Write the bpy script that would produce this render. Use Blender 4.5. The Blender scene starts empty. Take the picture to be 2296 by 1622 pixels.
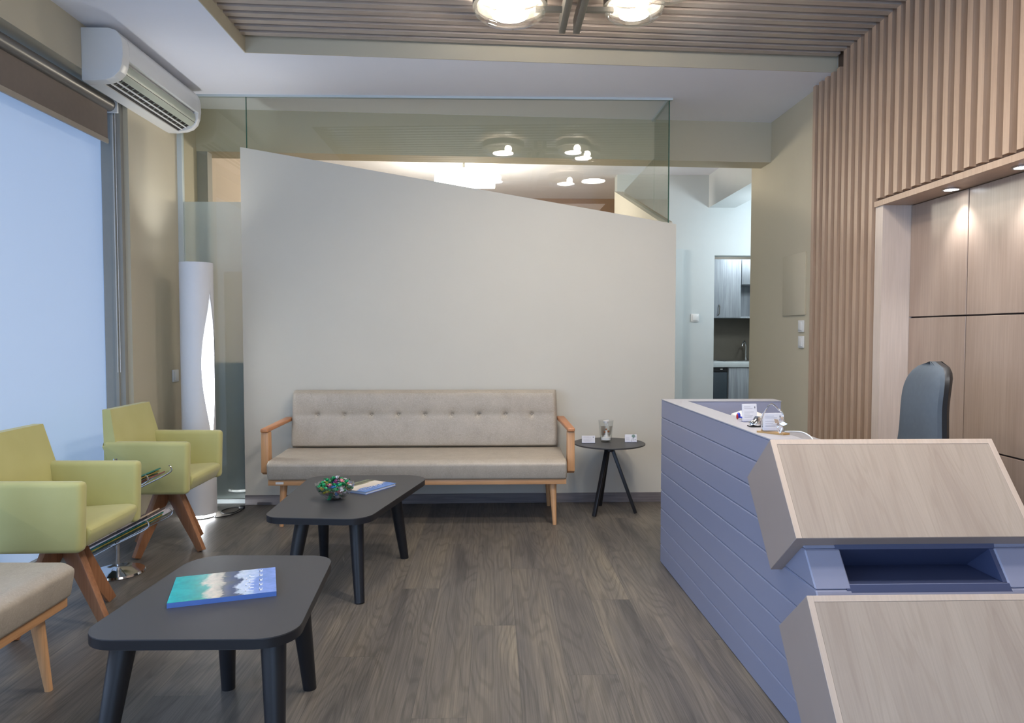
import bpy, bmesh, math, random
from mathutils import Vector, Matrix
random.seed(7)
PI = math.pi
SC = bpy.context.scene
C = SC.collection

# ------------------------------------------------------------------ camera
cam_d = bpy.data.cameras.new('camera'); cam = bpy.data.objects.new('camera', cam_d); C.objects.link(cam)
cam_d.sensor_width = 36.0; cam_d.lens = 36.0 * 1600.0 / 2296.0; cam_d.clip_start = 0.02
cam.location = (0, 0, 1.25)
cam.rotation_euler = (PI/2 - math.atan(66/1600), 0, -math.atan(40/1600))
SC.camera = cam
# ------------------------------------------------------------------ world, exposure
w = bpy.data.worlds.new('world'); SC.world = w; w.use_nodes = True
w.node_tree.nodes['Background'].inputs[0].default_value = (0.50, 0.62, 0.85, 1)
w.node_tree.nodes['Background'].inputs[1].default_value = 0.5
SC.view_settings.view_transform = 'Standard'; SC.view_settings.look = 'None'
SC.view_settings.exposure = 0.15; SC.view_settings.gamma = 1.0
SC.view_settings.use_curve_mapping = False
# ------------------------------------------------------------------ lamps of the rooms
def area(name, loc, size, power, col, rot=(0,0,0), sy=None):
    l = bpy.data.lights.new(name, 'AREA'); l.size = size; l.energy = power; l.color = col
    if sy: l.shape = 'RECTANGLE'; l.size_y = sy
    o = bpy.data.objects.new(name, l); C.objects.link(o); o.location = loc; o.rotation_euler = rot
    if name == 'reception_lamp_right': l.shape = 'DISK'
    return o
def point(name, loc, r, power, col):
    l = bpy.data.lights.new(name, 'POINT'); l.shadow_soft_size = r; l.energy = power; l.color = col
    o = bpy.data.objects.new(name, l); C.objects.link(o); o.location = loc; return o
def spot(name, loc, power, col, angle=80, blend=.6, r=.03, rot=(0,0,0)):
    l = bpy.data.lights.new(name, 'SPOT'); l.energy = power; l.color = col; l.spot_size = math.radians(angle)
    l.spot_blend = blend; l.shadow_soft_size = r
    o = bpy.data.objects.new(name, l); C.objects.link(o); o.location = loc; o.rotation_euler = rot; return o
WARM = (1.0, .80, .62); NEU = (1.0, .93, .84); COOL = (.80, .90, 1.0)
spot('downlight_beam_near', (2.315, 3.10, 1.962), 15, (.95,.97,1.0), 95, .8)
spot('downlight_beam_far', (2.315, 3.59, 1.962), 15, (.95,.97,1.0), 95, .8)
spot('downlight_beam_next', (2.315, 2.61, 1.962), 15, (.95,.97,1.0), 95, .8)
point('second_room_lamp', (-.28, 7.0, 2.45), .15, 85, (1.0,.88,.78))
point('hall_side_lamp', (3.05, 6.95, 2.15), .12, 27, (.82,.92,1.0))
area('kitchen_lamp', (2.85, 8.0, 2.35), .3, 9, (.84,.93,1.0))
# unseen ceiling lamps; the two large panels are added as fill light
area('reception_lamp_right', (1.15, 2.15, 3.0), .28, 26, (1.0,.92,.83))
area('fill_panel', (.9, .2, 2.98), 1.2, 8, (1.0,.95,.90))
area('fill_panel_back', (-.6, -1.6, 2.98), 1.2, 10, (1.0,.95,.90))

# ------------------------------------------------------------------ materials
def srgb(r, g, b):
    f = lambda c: (c/255/12.92 if c/255 <= .04045 else ((c/255+.055)/1.055)**2.4)
    return (f(r), f(g), f(b), 1)
MATS = {}
def new_mat(name):
    m = bpy.data.materials.new(name); m.use_nodes = True; MATS[name] = m
    return m, m.node_tree, m.node_tree.nodes['Principled BSDF']
def mapping(nt, scale=(1,1,1), loc=(0,0,0), rot=(0,0,0), coord='Object'):
    tc = nt.nodes.new('ShaderNodeTexCoord'); mp = nt.nodes.new('ShaderNodeMapping')
    mp.inputs['Scale'].default_value = scale; mp.inputs['Location'].default_value = loc; mp.inputs['Rotation'].default_value = rot
    nt.links.new(tc.outputs[coord], mp.inputs['Vector']); return mp.outputs['Vector']
def noise(nt, vec, scale=5, detail=4, rough=.55, dist=0):
    n = nt.nodes.new('ShaderNodeTexNoise'); n.inputs['Scale'].default_value = scale; n.inputs['Detail'].default_value = detail
    n.inputs['Roughness'].default_value = rough; n.inputs['Distortion'].default_value = dist
    if vec: nt.links.new(vec, n.inputs['Vector'])
    return n.outputs['Fac']
def ramp(nt, fac, stops, interp='LINEAR'):
    r = nt.nodes.new('ShaderNodeValToRGB'); r.color_ramp.interpolation = interp
    el = r.color_ramp.elements
    while len(el) < len(stops): el.new(.5)
    for e, (p, c) in zip(el, stops): e.position = p; e.color = c
    if fac: nt.links.new(fac, r.inputs['Fac'])
    return r.outputs['Color']
def mixc(nt, a, b, fac, mode='MIX'):
    n = nt.nodes.new('ShaderNodeMix'); n.data_type = 'RGBA'; n.blend_type = mode
    for i, v in ((6, a), (7, b)):
        if isinstance(v, tuple): n.inputs[i].default_value = v
        else: nt.links.new(v, n.inputs[i])
    if isinstance(fac, (int, float)): n.inputs[0].default_value = fac
    else: nt.links.new(fac, n.inputs[0])
    return n.outputs[2]
def bump(nt, fac, bs, strength=.2, dist=.01):
    b = nt.nodes.new('ShaderNodeBump'); b.inputs['Strength'].default_value = strength; b.inputs['Distance'].default_value = dist
    nt.links.new(fac, b.inputs['Height']); nt.links.new(b.outputs['Normal'], bs.inputs['Normal'])
def plain(name, col, rough=.5, metal=0, var=.05, nscale=8, bmp=0, bscale=200, coat=0, spec=.5):
    m, nt, bs = new_mat(name)
    v = mapping(nt)
    f = noise(nt, v, nscale, 3)
    d = tuple(max(0, c*(1-var)) for c in col[:3]) + (1,); u = tuple(min(1, c*(1+var)) for c in col[:3]) + (1,)
    nt.links.new(ramp(nt, f, [(.3, d), (.7, u)]), bs.inputs['Base Color'])
    bs.inputs['Roughness'].default_value = rough; bs.inputs['Metallic'].default_value = metal
    bs.inputs['Coat Weight'].default_value = coat; bs.inputs['Specular IOR Level'].default_value = spec
    if bmp: bump(nt, noise(nt, v, bscale, 2), bs, bmp, .002)
    return m
def wood(name, c1, c2, axis='X', rough=.45, scale=1.0, fine=1.0, coat=0, contrast=.25):
    """grain running along the given local axis"""
    m, nt, bs = new_mat(name)
    s = {'X': (1.2, 14, 14), 'Y': (14, 1.2, 14), 'Z': (14, 14, 1.2)}[axis]
    s = tuple(a*scale for a in s)
    v = mapping(nt, s)
    a = noise(nt, v, 1.0, 5, .6, .8)
    s2 = {'X': (4, 150, 150), 'Y': (150, 4, 150), 'Z': (150, 150, 4)}[axis]
    v2 = mapping(nt, tuple(q*fine for q in s2))
    b = noise(nt, v2, 1.0, 3, .6)
    col = ramp(nt, a, [(.3, c1), (.7, c2)])
    streak = ramp(nt, b, [(.35, (1-contrast,)*3+(1,)), (.65, (1, 1, 1, 1))])
    nt.links.new(mixc(nt, col, streak, 1.0, 'MULTIPLY'), bs.inputs['Base Color'])
    bs.inputs['Roughness'].default_value = rough; bs.inputs['Coat Weight'].default_value = coat
    bump(nt, b, bs, .08, .002)
    return m
def emit(name, col, strength):
    m = bpy.data.materials.new(name); m.use_nodes = True; nt = m.node_tree
    bs = nt.nodes['Principled BSDF']; bs.inputs['Base Color'].default_value = (.8,.8,.8,1)
    bs.inputs['Emission Color'].default_value = col; bs.inputs['Emission Strength'].default_value = strength
    MATS[name] = m; return m
def thin_glass(name, tint, rough=0.0, ior=1.5, extra=0.0):
    m = bpy.data.materials.new(name); m.use_nodes = True; nt = m.node_tree
    for n in list(nt.nodes):
        if n.type == 'BSDF_PRINCIPLED': nt.nodes.remove(n)
    out = nt.nodes['Material Output']
    tr = nt.nodes.new('ShaderNodeBsdfTransparent'); tr.inputs[0].default_value = tint
    gl = nt.nodes.new('ShaderNodeBsdfGlossy'); gl.inputs['Roughness'].default_value = rough
    fr = nt.nodes.new('ShaderNodeFresnel'); 
    geo = nt.nodes.new('ShaderNodeNewGeometry'); mr = nt.nodes.new('ShaderNodeMapRange')
    mr.inputs[3].default_value = ior; mr.inputs[4].default_value = 1/ior
    nt.links.new(geo.outputs['Backfacing'], mr.inputs[0]); nt.links.new(mr.outputs[0], fr.inputs[0])
    mx = nt.nodes.new('ShaderNodeMixShader')
    if extra:
        ad = nt.nodes.new('ShaderNodeMath'); ad.operation = 'ADD'; ad.inputs[1].default_value = extra
        nt.links.new(fr.outputs[0], ad.inputs[0]); nt.links.new(ad.outputs[0], mx.inputs[0])
    else: nt.links.new(fr.outputs[0], mx.inputs[0])
    nt.links.new(tr.outputs[0], mx.inputs[1]); nt.links.new(gl.outputs[0], mx.inputs[2])
    nt.links.new(mx.outputs[0], out.inputs[0]); MATS[name] = m; return m

M = {}
M['wall'] = plain('partition_paint', srgb(205,201,189), .85, var=.012, nscale=2, bmp=.05, bscale=300)
M['beige'] = plain('beige_paint', srgb(196,187,164), .85, var=.015, nscale=2, bmp=.05, bscale=300)
M['ceil'] = plain('ceiling_paint', srgb(240,240,246), .9, var=.01, nscale=2)
M['hallpaint'] = plain('hall_paint', srgb(200,206,206), .85, var=.01)
M['rosepaint'] = plain('warm_room_paint', srgb(200,186,170), .85, var=.01)
M['brownpaint'] = plain('brown_room_paint', srgb(150,122,98), .85, var=.02)
M['slat'] = wood('slat_wood', srgb(180,152,129), srgb(193,166,143), 'Z', .42, contrast=.12)
M['slat_c'] = wood('ceiling_slat_wood', srgb(176,162,150), srgb(190,176,164), 'X', .24, contrast=.12)
M['slatback'] = plain('slat_backing', srgb(84,66,54), .7)
M['slatback_c'] = plain('ceiling_slat_backing', srgb(52,44,42), .8)
M['panel'] = wood('washed_oak_panel', srgb(158,137,122), srgb(172,152,137), 'Z', .30, .55, .8, contrast=.12)
M['jamb'] = wood('pale_jamb_wood', srgb(205,188,174), srgb(214,198,186), 'Z', .4, contrast=.08)
M['joint'] = plain('dark_joint', srgb(60,48,42), .8)
M['desk'] = plain('lavender_grey_lacquer', srgb(138,142,164), .36, var=.01, nscale=3, bmp=.03, bscale=400)
M['desktop'] = plain('desk_lacquer_lit', srgb(172,172,180), .38, var=.01, nscale=3)  # lit copy of the desk lacquer, sheen of its top put into colour
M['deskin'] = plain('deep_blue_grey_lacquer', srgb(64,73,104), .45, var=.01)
M['oak'] = wood('oak', srgb(202,150,102), srgb(216,166,118), 'Z', .38, contrast=.15)
M['oakx'] = wood('oak_long', srgb(204,150,102), srgb(218,168,120), 'X', .38, contrast=.15)
M['oaky'] = wood('oak_deep', srgb(190,124,80), srgb(204,142,96), 'Y', .34, contrast=.15)
M['walnut'] = wood('warm_chair_wood', srgb(158,106,72), srgb(180,128,92), 'Z', .4, contrast=.2)
M['grey_wood'] = wood('grey_skirting', srgb(112,106,108), srgb(138,130,130), 'X', .5, contrast=.3)
M['black'] = plain('matt_black_table_top', srgb(66,65,66), .42, var=.02, bmp=.05, bscale=600)
M['blackleg'] = plain('black_lacquered_wood', srgb(26,26,30), .4, var=.02)
M['chrome'] = plain('chrome', (.82,.83,.85,1), .08, 1, .01)
M['steel'] = plain('brushed_steel', (.36,.36,.34,1), .35, 1, .03)
M['dkmetal'] = plain('bronze_grey_metal', srgb(120,118,110), .38, .6, .02)
M['white'] = plain('white_plastic', srgb(222,222,220), .35, var=.01)
M['lampwhite'] = plain('white_lamp_tube', srgb(226,226,228), .45, var=.008)
M['louver'] = plain('grey_green_louver', srgb(176,182,168), .4)
M['dark'] = plain('black_plastic', srgb(22,22,24), .45, var=.02)
M['vent'] = plain('dark_vent', srgb(48,44,40), .7)
M['blindf'] = plain('taupe_blind_fabric', srgb(128,116,106), .9, var=.03, nscale=30, bmp=.1, bscale=800)
M['tube'] = plain('blind_tube_metal', srgb(116,112,108), .35, .3, .02)
M['rail'] = plain('blind_rail', srgb(172,162,148), .5)
M['frame'] = plain('grey_window_frame', srgb(158,156,148), .5, var=.02)
M['hallwhite'] = plain('white_door_frame', srgb(196,206,208), .5, var=.01)
M['kit'] = wood('grey_kitchen_laminate', srgb(150,158,164), srgb(174,180,186), 'Z', .5, 1.0, .6, contrast=.3)
M['kitdark'] = plain('dark_splashback', srgb(98,92,80), .5)
M['fridge'] = plain('dark_appliance', srgb(56,66,74), .35)
M['counter'] = plain('pale_worktop', srgb(205,212,212), .35)
M['officegrey'] = plain('grey_chair_fabric', srgb(84,94,104), .85, var=.05, nscale=40, bmp=.2, bscale=900)
M['glass'] = thin_glass('partition_glass', (.93,.955,.93,1))
M['glass_edge'] = plain('green_glass_edge', srgb(60,100,84), .2, var=.02)
M['clear'] = thin_glass('clear_glass', (.97,.98,.98,1), ior=1.45)
M['crystal'] = thin_glass('lamp_crystal', (.95,.95,.95,1), ior=1.55, extra=.06)
M['acrylic'] = thin_glass('acrylic', (.96,.97,1.0,1), .05, ior=1.45)
M['bulb'] = emit('lamp_bulb', (1.0,.93,.84,1), 60)
M['diffuser'] = emit('lamp_diffuser', (1.0,.92,.82,1), 165)
M['fluor'] = emit('lit_tube', (.93,.97,1.0,1), 34)
M['pendant'] = emit('pendant_diffuser', (1.0,.93,.84,1), 10)
M['spotglow'] = emit('downlight_glow', (.95,.97,1.0,1), 12)
M['paper'] = plain('white_card', srgb(226,226,232), .6, var=.01)
M['ink'] = plain('grey_ink', srgb(184,184,194), .7)
M['inkdark'] = plain('dark_ink', srgb(80,84,96), .7)
M['green_ink'] = plain('sage_ink', srgb(124,148,140), .7)
M['wax'] = plain('white_wax', srgb(232,230,228), .5)
M['twig'] = plain('brown_twig', srgb(96,78,62), .8)
M['cone'] = plain('orange_brown_cone', srgb(170,96,48), .7)
M['goldwood'] = plain('golden_wood', srgb(178,140,84), .4)
M['cable'] = plain('black_cable', srgb(30,30,32), .5)

def leather(name):
    m, nt, bs = new_mat(name)
    v = mapping(nt)
    a = noise(nt, v, 26, 6, .65, 1.5); b = noise(nt, v, 9, 4, .6)
    base = ramp(nt, b, [(.3, srgb(166,155,140)), (.7, srgb(180,169,153))])
    crease = ramp(nt, a, [(.52, (1,1,1,1)), (.60, (1.0,1.0,1.0,1)), (.72, (.84,.83,.82,1))])
    vein = noise(nt, v, 34, 4, .6, 2.0)
    vr = ramp(nt, vein, [(.46, (0,0,0,1)), (.50, (.55,.55,.55,1)), (.54, (0,0,0,1))])
    col = mixc(nt, base, crease, 1.0, 'MULTIPLY')
    nt.links.new(mixc(nt, col, srgb(196,188,174), vr), bs.inputs['Base Color'])
    bs.inputs['Roughness'].default_value = .42
    bump(nt, a, bs, .12, .002)
    return m
M['leather'] = leather('taupe_leather')
def chairfab(name):
    m, nt, bs = new_mat(name)
    v = mapping(nt)
    f = noise(nt, v, 350, 2); g = noise(nt, v, 5, 2)
    nt.links.new(ramp(nt, g, [(.3, srgb(192,187,120)), (.7, srgb(200,195,130))]), bs.inputs['Base Color'])
    bs.inputs['Roughness'].default_value = .7; bs.inputs['Sheen Weight'].default_value = .25
    bump(nt, f, bs, .15, .001)
    return m
M['lime'] = chairfab('lime_green_upholstery')

def floor_mat():
    m, nt, bs = new_mat('grey_oak_planks')
    tc = nt.nodes.new('ShaderNodeTexCoord')
    sep = nt.nodes.new('ShaderNodeSeparateXYZ'); nt.links.new(tc.outputs['Object'], sep.inputs[0])
    ax = nt.nodes.new('ShaderNodeMath'); ax.operation = 'ADD'; ax.inputs[1].default_value = 10.71
    nt.links.new(sep.outputs['X'], ax.inputs[0])
    cmb = nt.nodes.new('ShaderNodeCombineXYZ')
    nt.links.new(sep.outputs['Y'], cmb.inputs[0]); nt.links.new(ax.outputs[0], cmb.inputs[1])
    br = nt.nodes.new('ShaderNodeTexBrick'); br.offset = 0; br.offset_frequency = 2
    br.inputs['Scale'].default_value = 1; br.inputs['Brick Width'].default_value = 1.9; br.inputs['Row Height'].default_value = .18
    br.inputs['Mortar Size'].default_value = .0008; br.inputs['Mortar Smooth'].default_value = .1; br.inputs['Bias'].default_value = 0
    br.inputs['Color1'].default_value = (0,0,0,1); br.inputs['Color2'].default_value = (1,1,1,1); br.inputs['Mortar'].default_value = (.5,.5,.5,1)
    nt.links.new(cmb.outputs[0], br.inputs['Vector'])
    # per-board offset of the grain
    rowd = nt.nodes.new('ShaderNodeMath'); rowd.operation = 'DIVIDE'; rowd.inputs[1].default_value = .18; nt.links.new(ax.outputs[0], rowd.inputs[0])
    rowf = nt.nodes.new('ShaderNodeMath'); rowf.operation = 'FLOOR'; nt.links.new(rowd.outputs[0], rowf.inputs[0])
    rowm = nt.nodes.new('ShaderNodeMath'); rowm.operation = 'MULTIPLY_ADD'; rowm.inputs[1].default_value = 1.173; nt.links.new(rowf.outputs[0], rowm.inputs[0]); nt.links.new(sep.outputs['Y'], rowm.inputs[2])
    nt.links.new(rowm.outputs[0], cmb.inputs[0])
    off = nt.nodes.new('ShaderNodeVectorMath'); off.operation = 'MULTIPLY_ADD'
    nt.links.new(br.outputs['Color'], off.inputs[0]); off.inputs[1].default_value = (7.3, 11.1, 3.1)
    nt.links.new(cmb.outputs[0], off.inputs[2])
    mp = nt.nodes.new('ShaderNodeMapping'); mp.inputs['Scale'].default_value = (.75, 5.5, 1); nt.links.new(off.outputs[0], mp.inputs[0])
    wave_n = nt.nodes.new('ShaderNodeTexNoise'); wave_n.inputs['Scale'].default_value = 1.1; wave_n.inputs['Detail'].default_value = 1.6
    nt.links.new(mp.outputs[0], wave_n.inputs['Vector'])
    # contour rings of the noise = cathedral grain
    mul = nt.nodes.new('ShaderNodeMath'); mul.operation = 'MULTIPLY'; mul.inputs[1].default_value = 105; nt.links.new(wave_n.outputs['Fac'], mul.inputs[0])
    sn = nt.nodes.new('ShaderNodeMath'); sn.operation = 'SINE'; nt.links.new(mul.outputs[0], sn.inputs[0])
    mp2 = nt.nodes.new('ShaderNodeMapping'); mp2.inputs['Scale'].default_value = (2.2, 190, 1); nt.links.new(off.outputs[0], mp2.inputs[0])
    fine = noise(nt, mp2.outputs[0], 1.0, 4, .65)
    mp3 = nt.nodes.new('ShaderNodeMapping'); mp3.inputs['Scale'].default_value = (.8, 7, 1); nt.links.new(off.outputs[0], mp3.inputs[0])
    blot = noise(nt, mp3.outputs[0], 1.0, 4, .6)
    c = ramp(nt, blot, [(.25, srgb(78,75,73)), (.42, srgb(104,99,94)), (.58, srgb(116,109,100)), (.75, srgb(142,132,117))])
    c = mixc(nt, c, ramp(nt, fine, [(.3, (.60,.60,.61,1)), (.7, (1.15,1.14,1.12,1))]), 1.0, 'MULTIPLY')
    rr = ramp(nt, sn.outputs[0], [(.1, (1.05,1.05,1.05,1)), (1.0, (.76,.76,.75,1))])
    c = mixc(nt, c, rr, .75, 'MULTIPLY')
    tone = ramp(nt, br.outputs['Color'], [(0, (.94,.94,.95,1)), (1, (1.05,1.04,1.02,1))])
    c = mixc(nt, c, tone, 1.0, 'MULTIPLY')
    c = mixc(nt, c, srgb(72,68,65), br.outputs['Fac'])
    nt.links.new(c, bs.inputs['Base Color'])
    bs.inputs['Roughness'].default_value = .42
    inv = nt.nodes.new('ShaderNodeMath'); inv.operation = 'SUBTRACT'; inv.inputs[0].default_value = 1; nt.links.new(br.outputs['Fac'], inv.inputs[1])
    ad = nt.nodes.new('ShaderNodeMath'); ad.operation = 'MULTIPLY_ADD'; ad.inputs[1].default_value = .25; nt.links.new(fine, ad.inputs[0]); nt.links.new(inv.outputs[0], ad.inputs[2])
    bump(nt, ad.outputs[0], bs, .15, .003)
    return m
M['floor'] = floor_mat()
def box_panel(name, c1, c2):
    m, nt, bs = new_mat(name)
    v = mapping(nt, (8, 1.1, 1.1), rot=(0, 0, .12))
    a = noise(nt, v, 1.0, 2.5, .5, .3)
    mul = nt.nodes.new('ShaderNodeMath'); mul.operation = 'MULTIPLY'; mul.inputs[1].default_value = 55; nt.links.new(a, mul.inputs[0])
    sn = nt.nodes.new('ShaderNodeMath'); sn.operation = 'SINE'; nt.links.new(mul.outputs[0], sn.inputs[0])
    v2 = mapping(nt, (170, 6, 6)); b = noise(nt, v2, 1.0, 3, .6)
    base = ramp(nt, a, [(.3, c1), (.7, c2)])
    c = mixc(nt, base, ramp(nt, sn.outputs[0], [(.45, (1,1,1,1)), (1, (.945,.935,.925,1))]), 1.0, 'MULTIPLY')
    c = mixc(nt, c, ramp(nt, b, [(.35, (.92,.92,.92,1)), (.65, (1,1,1,1))]), 1.0, 'MULTIPLY')
    nt.links.new(c, bs.inputs['Base Color']); bs.inputs['Roughness'].default_value = .36
    bump(nt, b, bs, .06, .002)
    return m
M['boxwood'] = box_panel('pale_washed_wood', srgb(174,158,144), srgb(186,171,156))
M['boxedge'] = wood('pale_wood_edging', srgb(206,186,168), srgb(214,196,180), 'Y', .4, contrast=.08)
M['boxside'] = plain('block_wood_shaded', srgb(160,146,138), .45, var=.02)  # darker copy of the block wood, end-face shading put into colour

# ------------------------------------------------------------------ mesh helpers
def bm_box(bm, x0, x1, y0, y1, z0, z1, bev=0, seg=2):
    r = bmesh.ops.create_cube(bm, size=1)
    vs = r['verts']
    for v in vs:
        v.co = Vector((x0 if v.co.x < 0 else x1, y0 if v.co.y < 0 else y1, z0 if v.co.z < 0 else z1))
    if bev:
        es = list({e for v in vs for e in v.link_edges})
        bmesh.ops.bevel(bm, geom=es, offset=bev, segments=seg, profile=.5, affect='EDGES')
def bm_prism(bm, pts, vec, bev=0, seg=2):
    """closed prism: polygon pts (3D) extruded along vec"""
    vec = Vector(vec); a = [bm.verts.new(Vector(p)) for p in pts]; b = [bm.verts.new(Vector(p)+vec) for p in pts]
    n = len(pts); fs = [bm.faces.new(a[::-1]), bm.faces.new(b)]
    for i in range(n): fs.append(bm.faces.new((a[i], a[(i+1)%n], b[(i+1)%n], b[i])))
    if bev:
        es = list({e for f in fs for e in f.edges})
        bmesh.ops.bevel(bm, geom=es, offset=bev, segments=seg, profile=.5, affect='EDGES')
def bm_lathe(bm, prof, cx=0, cy=0, cz=0, n=32, cap=True):
    rings = []
    for r, z in prof:
        rings.append([bm.verts.new((cx+r*math.cos(2*PI*i/n), cy+r*math.sin(2*PI*i/n), cz+z)) for i in range(n)])
    for a, b in zip(rings, rings[1:]):
        for i in range(n): bm.faces.new((a[i], a[(i+1)%n], b[(i+1)%n], b[i]))
    if cap:
        if prof[0][0] > 1e-5: bm.faces.new(rings[0][::-1])
        if prof[-1][0] > 1e-5: bm.faces.new(rings[-1])
def bm_tube(bm, pts, r, n=8, closed=False, r2=None):
    pts = [Vector(p) for p in pts]; rings = []; N = len(pts)
    prev = None
    for i, p in enumerate(pts):
        if closed: t = (pts[(i+1)%N]-pts[i-1]).normalized()
        else: t = (pts[min(i+1, N-1)]-pts[max(i-1, 0)]).normalized()
        if prev is None:
            u = t.orthogonal().normalized()
        else:
            u = (prev - t*prev.dot(t)).normalized()
        prev = u; v = t.cross(u)
        rr = r if r2 is None else r + (r2-r)*i/(N-1)
        rings.append([bm.verts.new(p + (u*math.cos(2*PI*k/n)+v*math.sin(2*PI*k/n))*rr) for k in range(n)])
    m = N if closed else N-1
    for i in range(m):
        a, b = rings[i], rings[(i+1)%N]
        for k in range(n): bm.faces.new((a[k], a[(k+1)%n], b[(k+1)%n], b[k]))
    if not closed:
        bm.faces.new(rings[0][::-1]); bm.faces.new(rings[-1])
def bm_taperbar(bm, p0, p1, s0, s1, side, bev=0):
    """rectangular bar between two points; s=(w along side, d across)"""
    p0, p1 = Vector(p0), Vector(p1); t = (p1-p0).normalized(); s = Vector(side); s = (s - t*s.dot(t)).normalized(); q = t.cross(s)
    def ring(p, sz): return [bm.verts.new(p + s*a*sz[0]/2 + q*b*sz[1]/2) for a, b in ((-1,-1),(1,-1),(1,1),(-1,1))]
    a, b = ring(p0, s0), ring(p1, s1); fs = [bm.faces.new(a[::-1]), bm.faces.new(b)]
    for i in range(4): fs.append(bm.faces.new((a[i], a[(i+1)%4], b[(i+1)%4], b[i])))
    if bev:
        bmesh.ops.bevel(bm, geom=list({e for f in fs for e in f.edges}), offset=bev, segments=2, profile=.5, affect='EDGES')
def bm_ball(bm, c, r, sx=1, sy=1, sz=1, seg=16):
    res = bmesh.ops.create_uvsphere(bm, u_segments=seg, v_segments=max(6, seg//2), radius=r)
    for v in res['verts']: v.co = Vector((v.co.x*sx+c[0], v.co.y*sy+c[1], v.co.z*sz+c[2]))
def BM(): return bmesh.new()
def obj(name, bm, mat, parent=None, smooth=False, world=False, kind=None, label=None):
    bmesh.ops.recalc_face_normals(bm, faces=bm.faces[:])
    if world and parent:
        inv = parent_matrix(parent).inverted()
        bmesh.ops.transform(bm, matrix=inv, verts=bm.verts[:])
    me = bpy.data.meshes.new(name); bm.to_mesh(me); bm.free()
    if smooth:
        me.polygons.foreach_set('use_smooth', [True]*len(me.polygons))
        try: me.set_sharp_from_angle(angle=math.radians(40))
        except Exception: pass
    o = bpy.data.objects.new(name, me); C.objects.link(o); me.materials.append(M[mat] if isinstance(mat, str) else mat)
    if parent: o.parent = parent
    if kind: o['kind'] = kind
    if label: o['label'] = label
    return o
def parent_matrix(p):
    m = Matrix.Identity(4)
    while p:
        m = (Matrix.Translation(p.location) @ p.rotation_euler.to_matrix().to_4x4()) @ m; p = p.parent
    return m
def tag(o, label, cat, group=None):
    o['label'] = label; o['category'] = cat
    if group: o['group'] = group
    return o
def thing(name, label, cat, loc=(0,0,0), rz=0, group=None):
    o = bpy.data.objects.new(name, None); C.objects.link(o); o.empty_display_size = .1
    o.location = loc; o.rotation_euler = (0, 0, rz); return tag(o, label, cat, group)
def struct(name, bm, mat, parent=None, smooth=False):
    return obj(name, bm, mat, parent, smooth, kind=None if parent else 'structure', world=bool(parent))
def dup(root, loc=None, rz=None, label=None, group=None):
    r = root.copy(); C.objects.link(r)
    if loc is not None: r.location = loc
    if rz is not None: r.rotation_euler = (0, 0, rz)
    if label: r['label'] = label
    if group: r['group'] = group
    for ch in list(root.children):
        c = ch.copy(); C.objects.link(c); c.parent = r
        for g in list(ch.children):
            d = g.copy(); C.objects.link(d); d.parent = c
    return r
def box(name, ext, mat, parent=None, bev=0, world=True, smooth=False, label=None, seg=2):
    bm = BM(); bm_box(bm, *ext, bev=bev, seg=seg); return obj(name, bm, mat, parent, smooth or bev > 0, world and bool(parent), label=label)
def sbox(name, exts, mat, parent=None):
    bm = BM()
    for e in exts: bm_box(bm, *e)
    return struct(name, bm, mat, parent)

# =================================================================== THE SETTING
LX = -2.27; RX = 2.253; CZ = 2.95
sbox('floor', [(-2.9, 4.6, -3.2, 10.0, -.08, 0)], 'floor')
# left wall: lintel, piece between window and back room, strip behind the viewer
sbox('wall_left', [(-2.5, LX, -3.2, 4.54, 2.70, 3.2), (-2.5, LX, 4.54, 9.6, 0, 3.2), (-2.5, LX, -3.2, -1.4, 0, 2.70)], 'beige')
sbox('trim_1', [(LX, -2.19, 5.57, 5.66, 0, CZ)], 'frame')   # pilaster behind the glass
# window
wroot = bpy.data.objects.new('window_1', None); C.objects.link(wroot); wroot['kind'] = 'structure'; wroot.location = (-2.42, 1.5, 0)
mpane = bpy.data.materials.new('daylit_frosted_pane'); mpane.use_nodes = True
ntp = mpane.node_tree; bsp = ntp.nodes['Principled BSDF']
bsp.inputs['Base Color'].default_value = (.5,.6,.72,1); bsp.inputs['Roughness'].default_value = .6
bsp.inputs['Emission Color'].default_value = (.28,.42,.70,1); bsp.inputs['Emission Strength'].default_value = .53
M['pane'] = mpane
box('window_pane', (-2.44, -2.425, 2.23, 4.53, .04, 2.70), 'pane', wroot)
m3 = mpane.copy(); m3.name = 'fill_light_pane'; b3 = m3.node_tree.nodes['Principled BSDF']  # added window out of view, bright to strengthen the light from the left
b3.inputs['Emission Color'].default_value = (.50,.68,1.0,1); b3.inputs['Emission Strength'].default_value = 4.0; M['pane3'] = m3
w3 = bpy.data.objects.new('fill_window', None); C.objects.link(w3); w3['kind'] = 'structure'; w3.location = (-2.42, .4, 0)
box('window_pane', (-2.44, -2.425, -1.35, 2.18, .04, 2.70), 'pane3', w3)
bm = BM()
for y0, y1 in ((4.525, 4.54), (2.18, 2.23), (-.02, .03), (-1.4, -1.35)): bm_box(bm, -2.47, -2.40, y0, y1, .0, 2.70)
bm_box(bm, -2.47, -2.40, -1.4, 4.54, 0, .05); obj('window_frame', bm, 'frame', wroot, world=True)
bm = BM(); bm_box(bm, -2.42, -2.30, 4.505, 4.54, 0, 2.70); bm_box(bm, -2.352, -2.332, 4.49, 4.505, 0, 2.58)
obj('side_guide', bm, 'frame', wroot, world=True)

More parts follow.
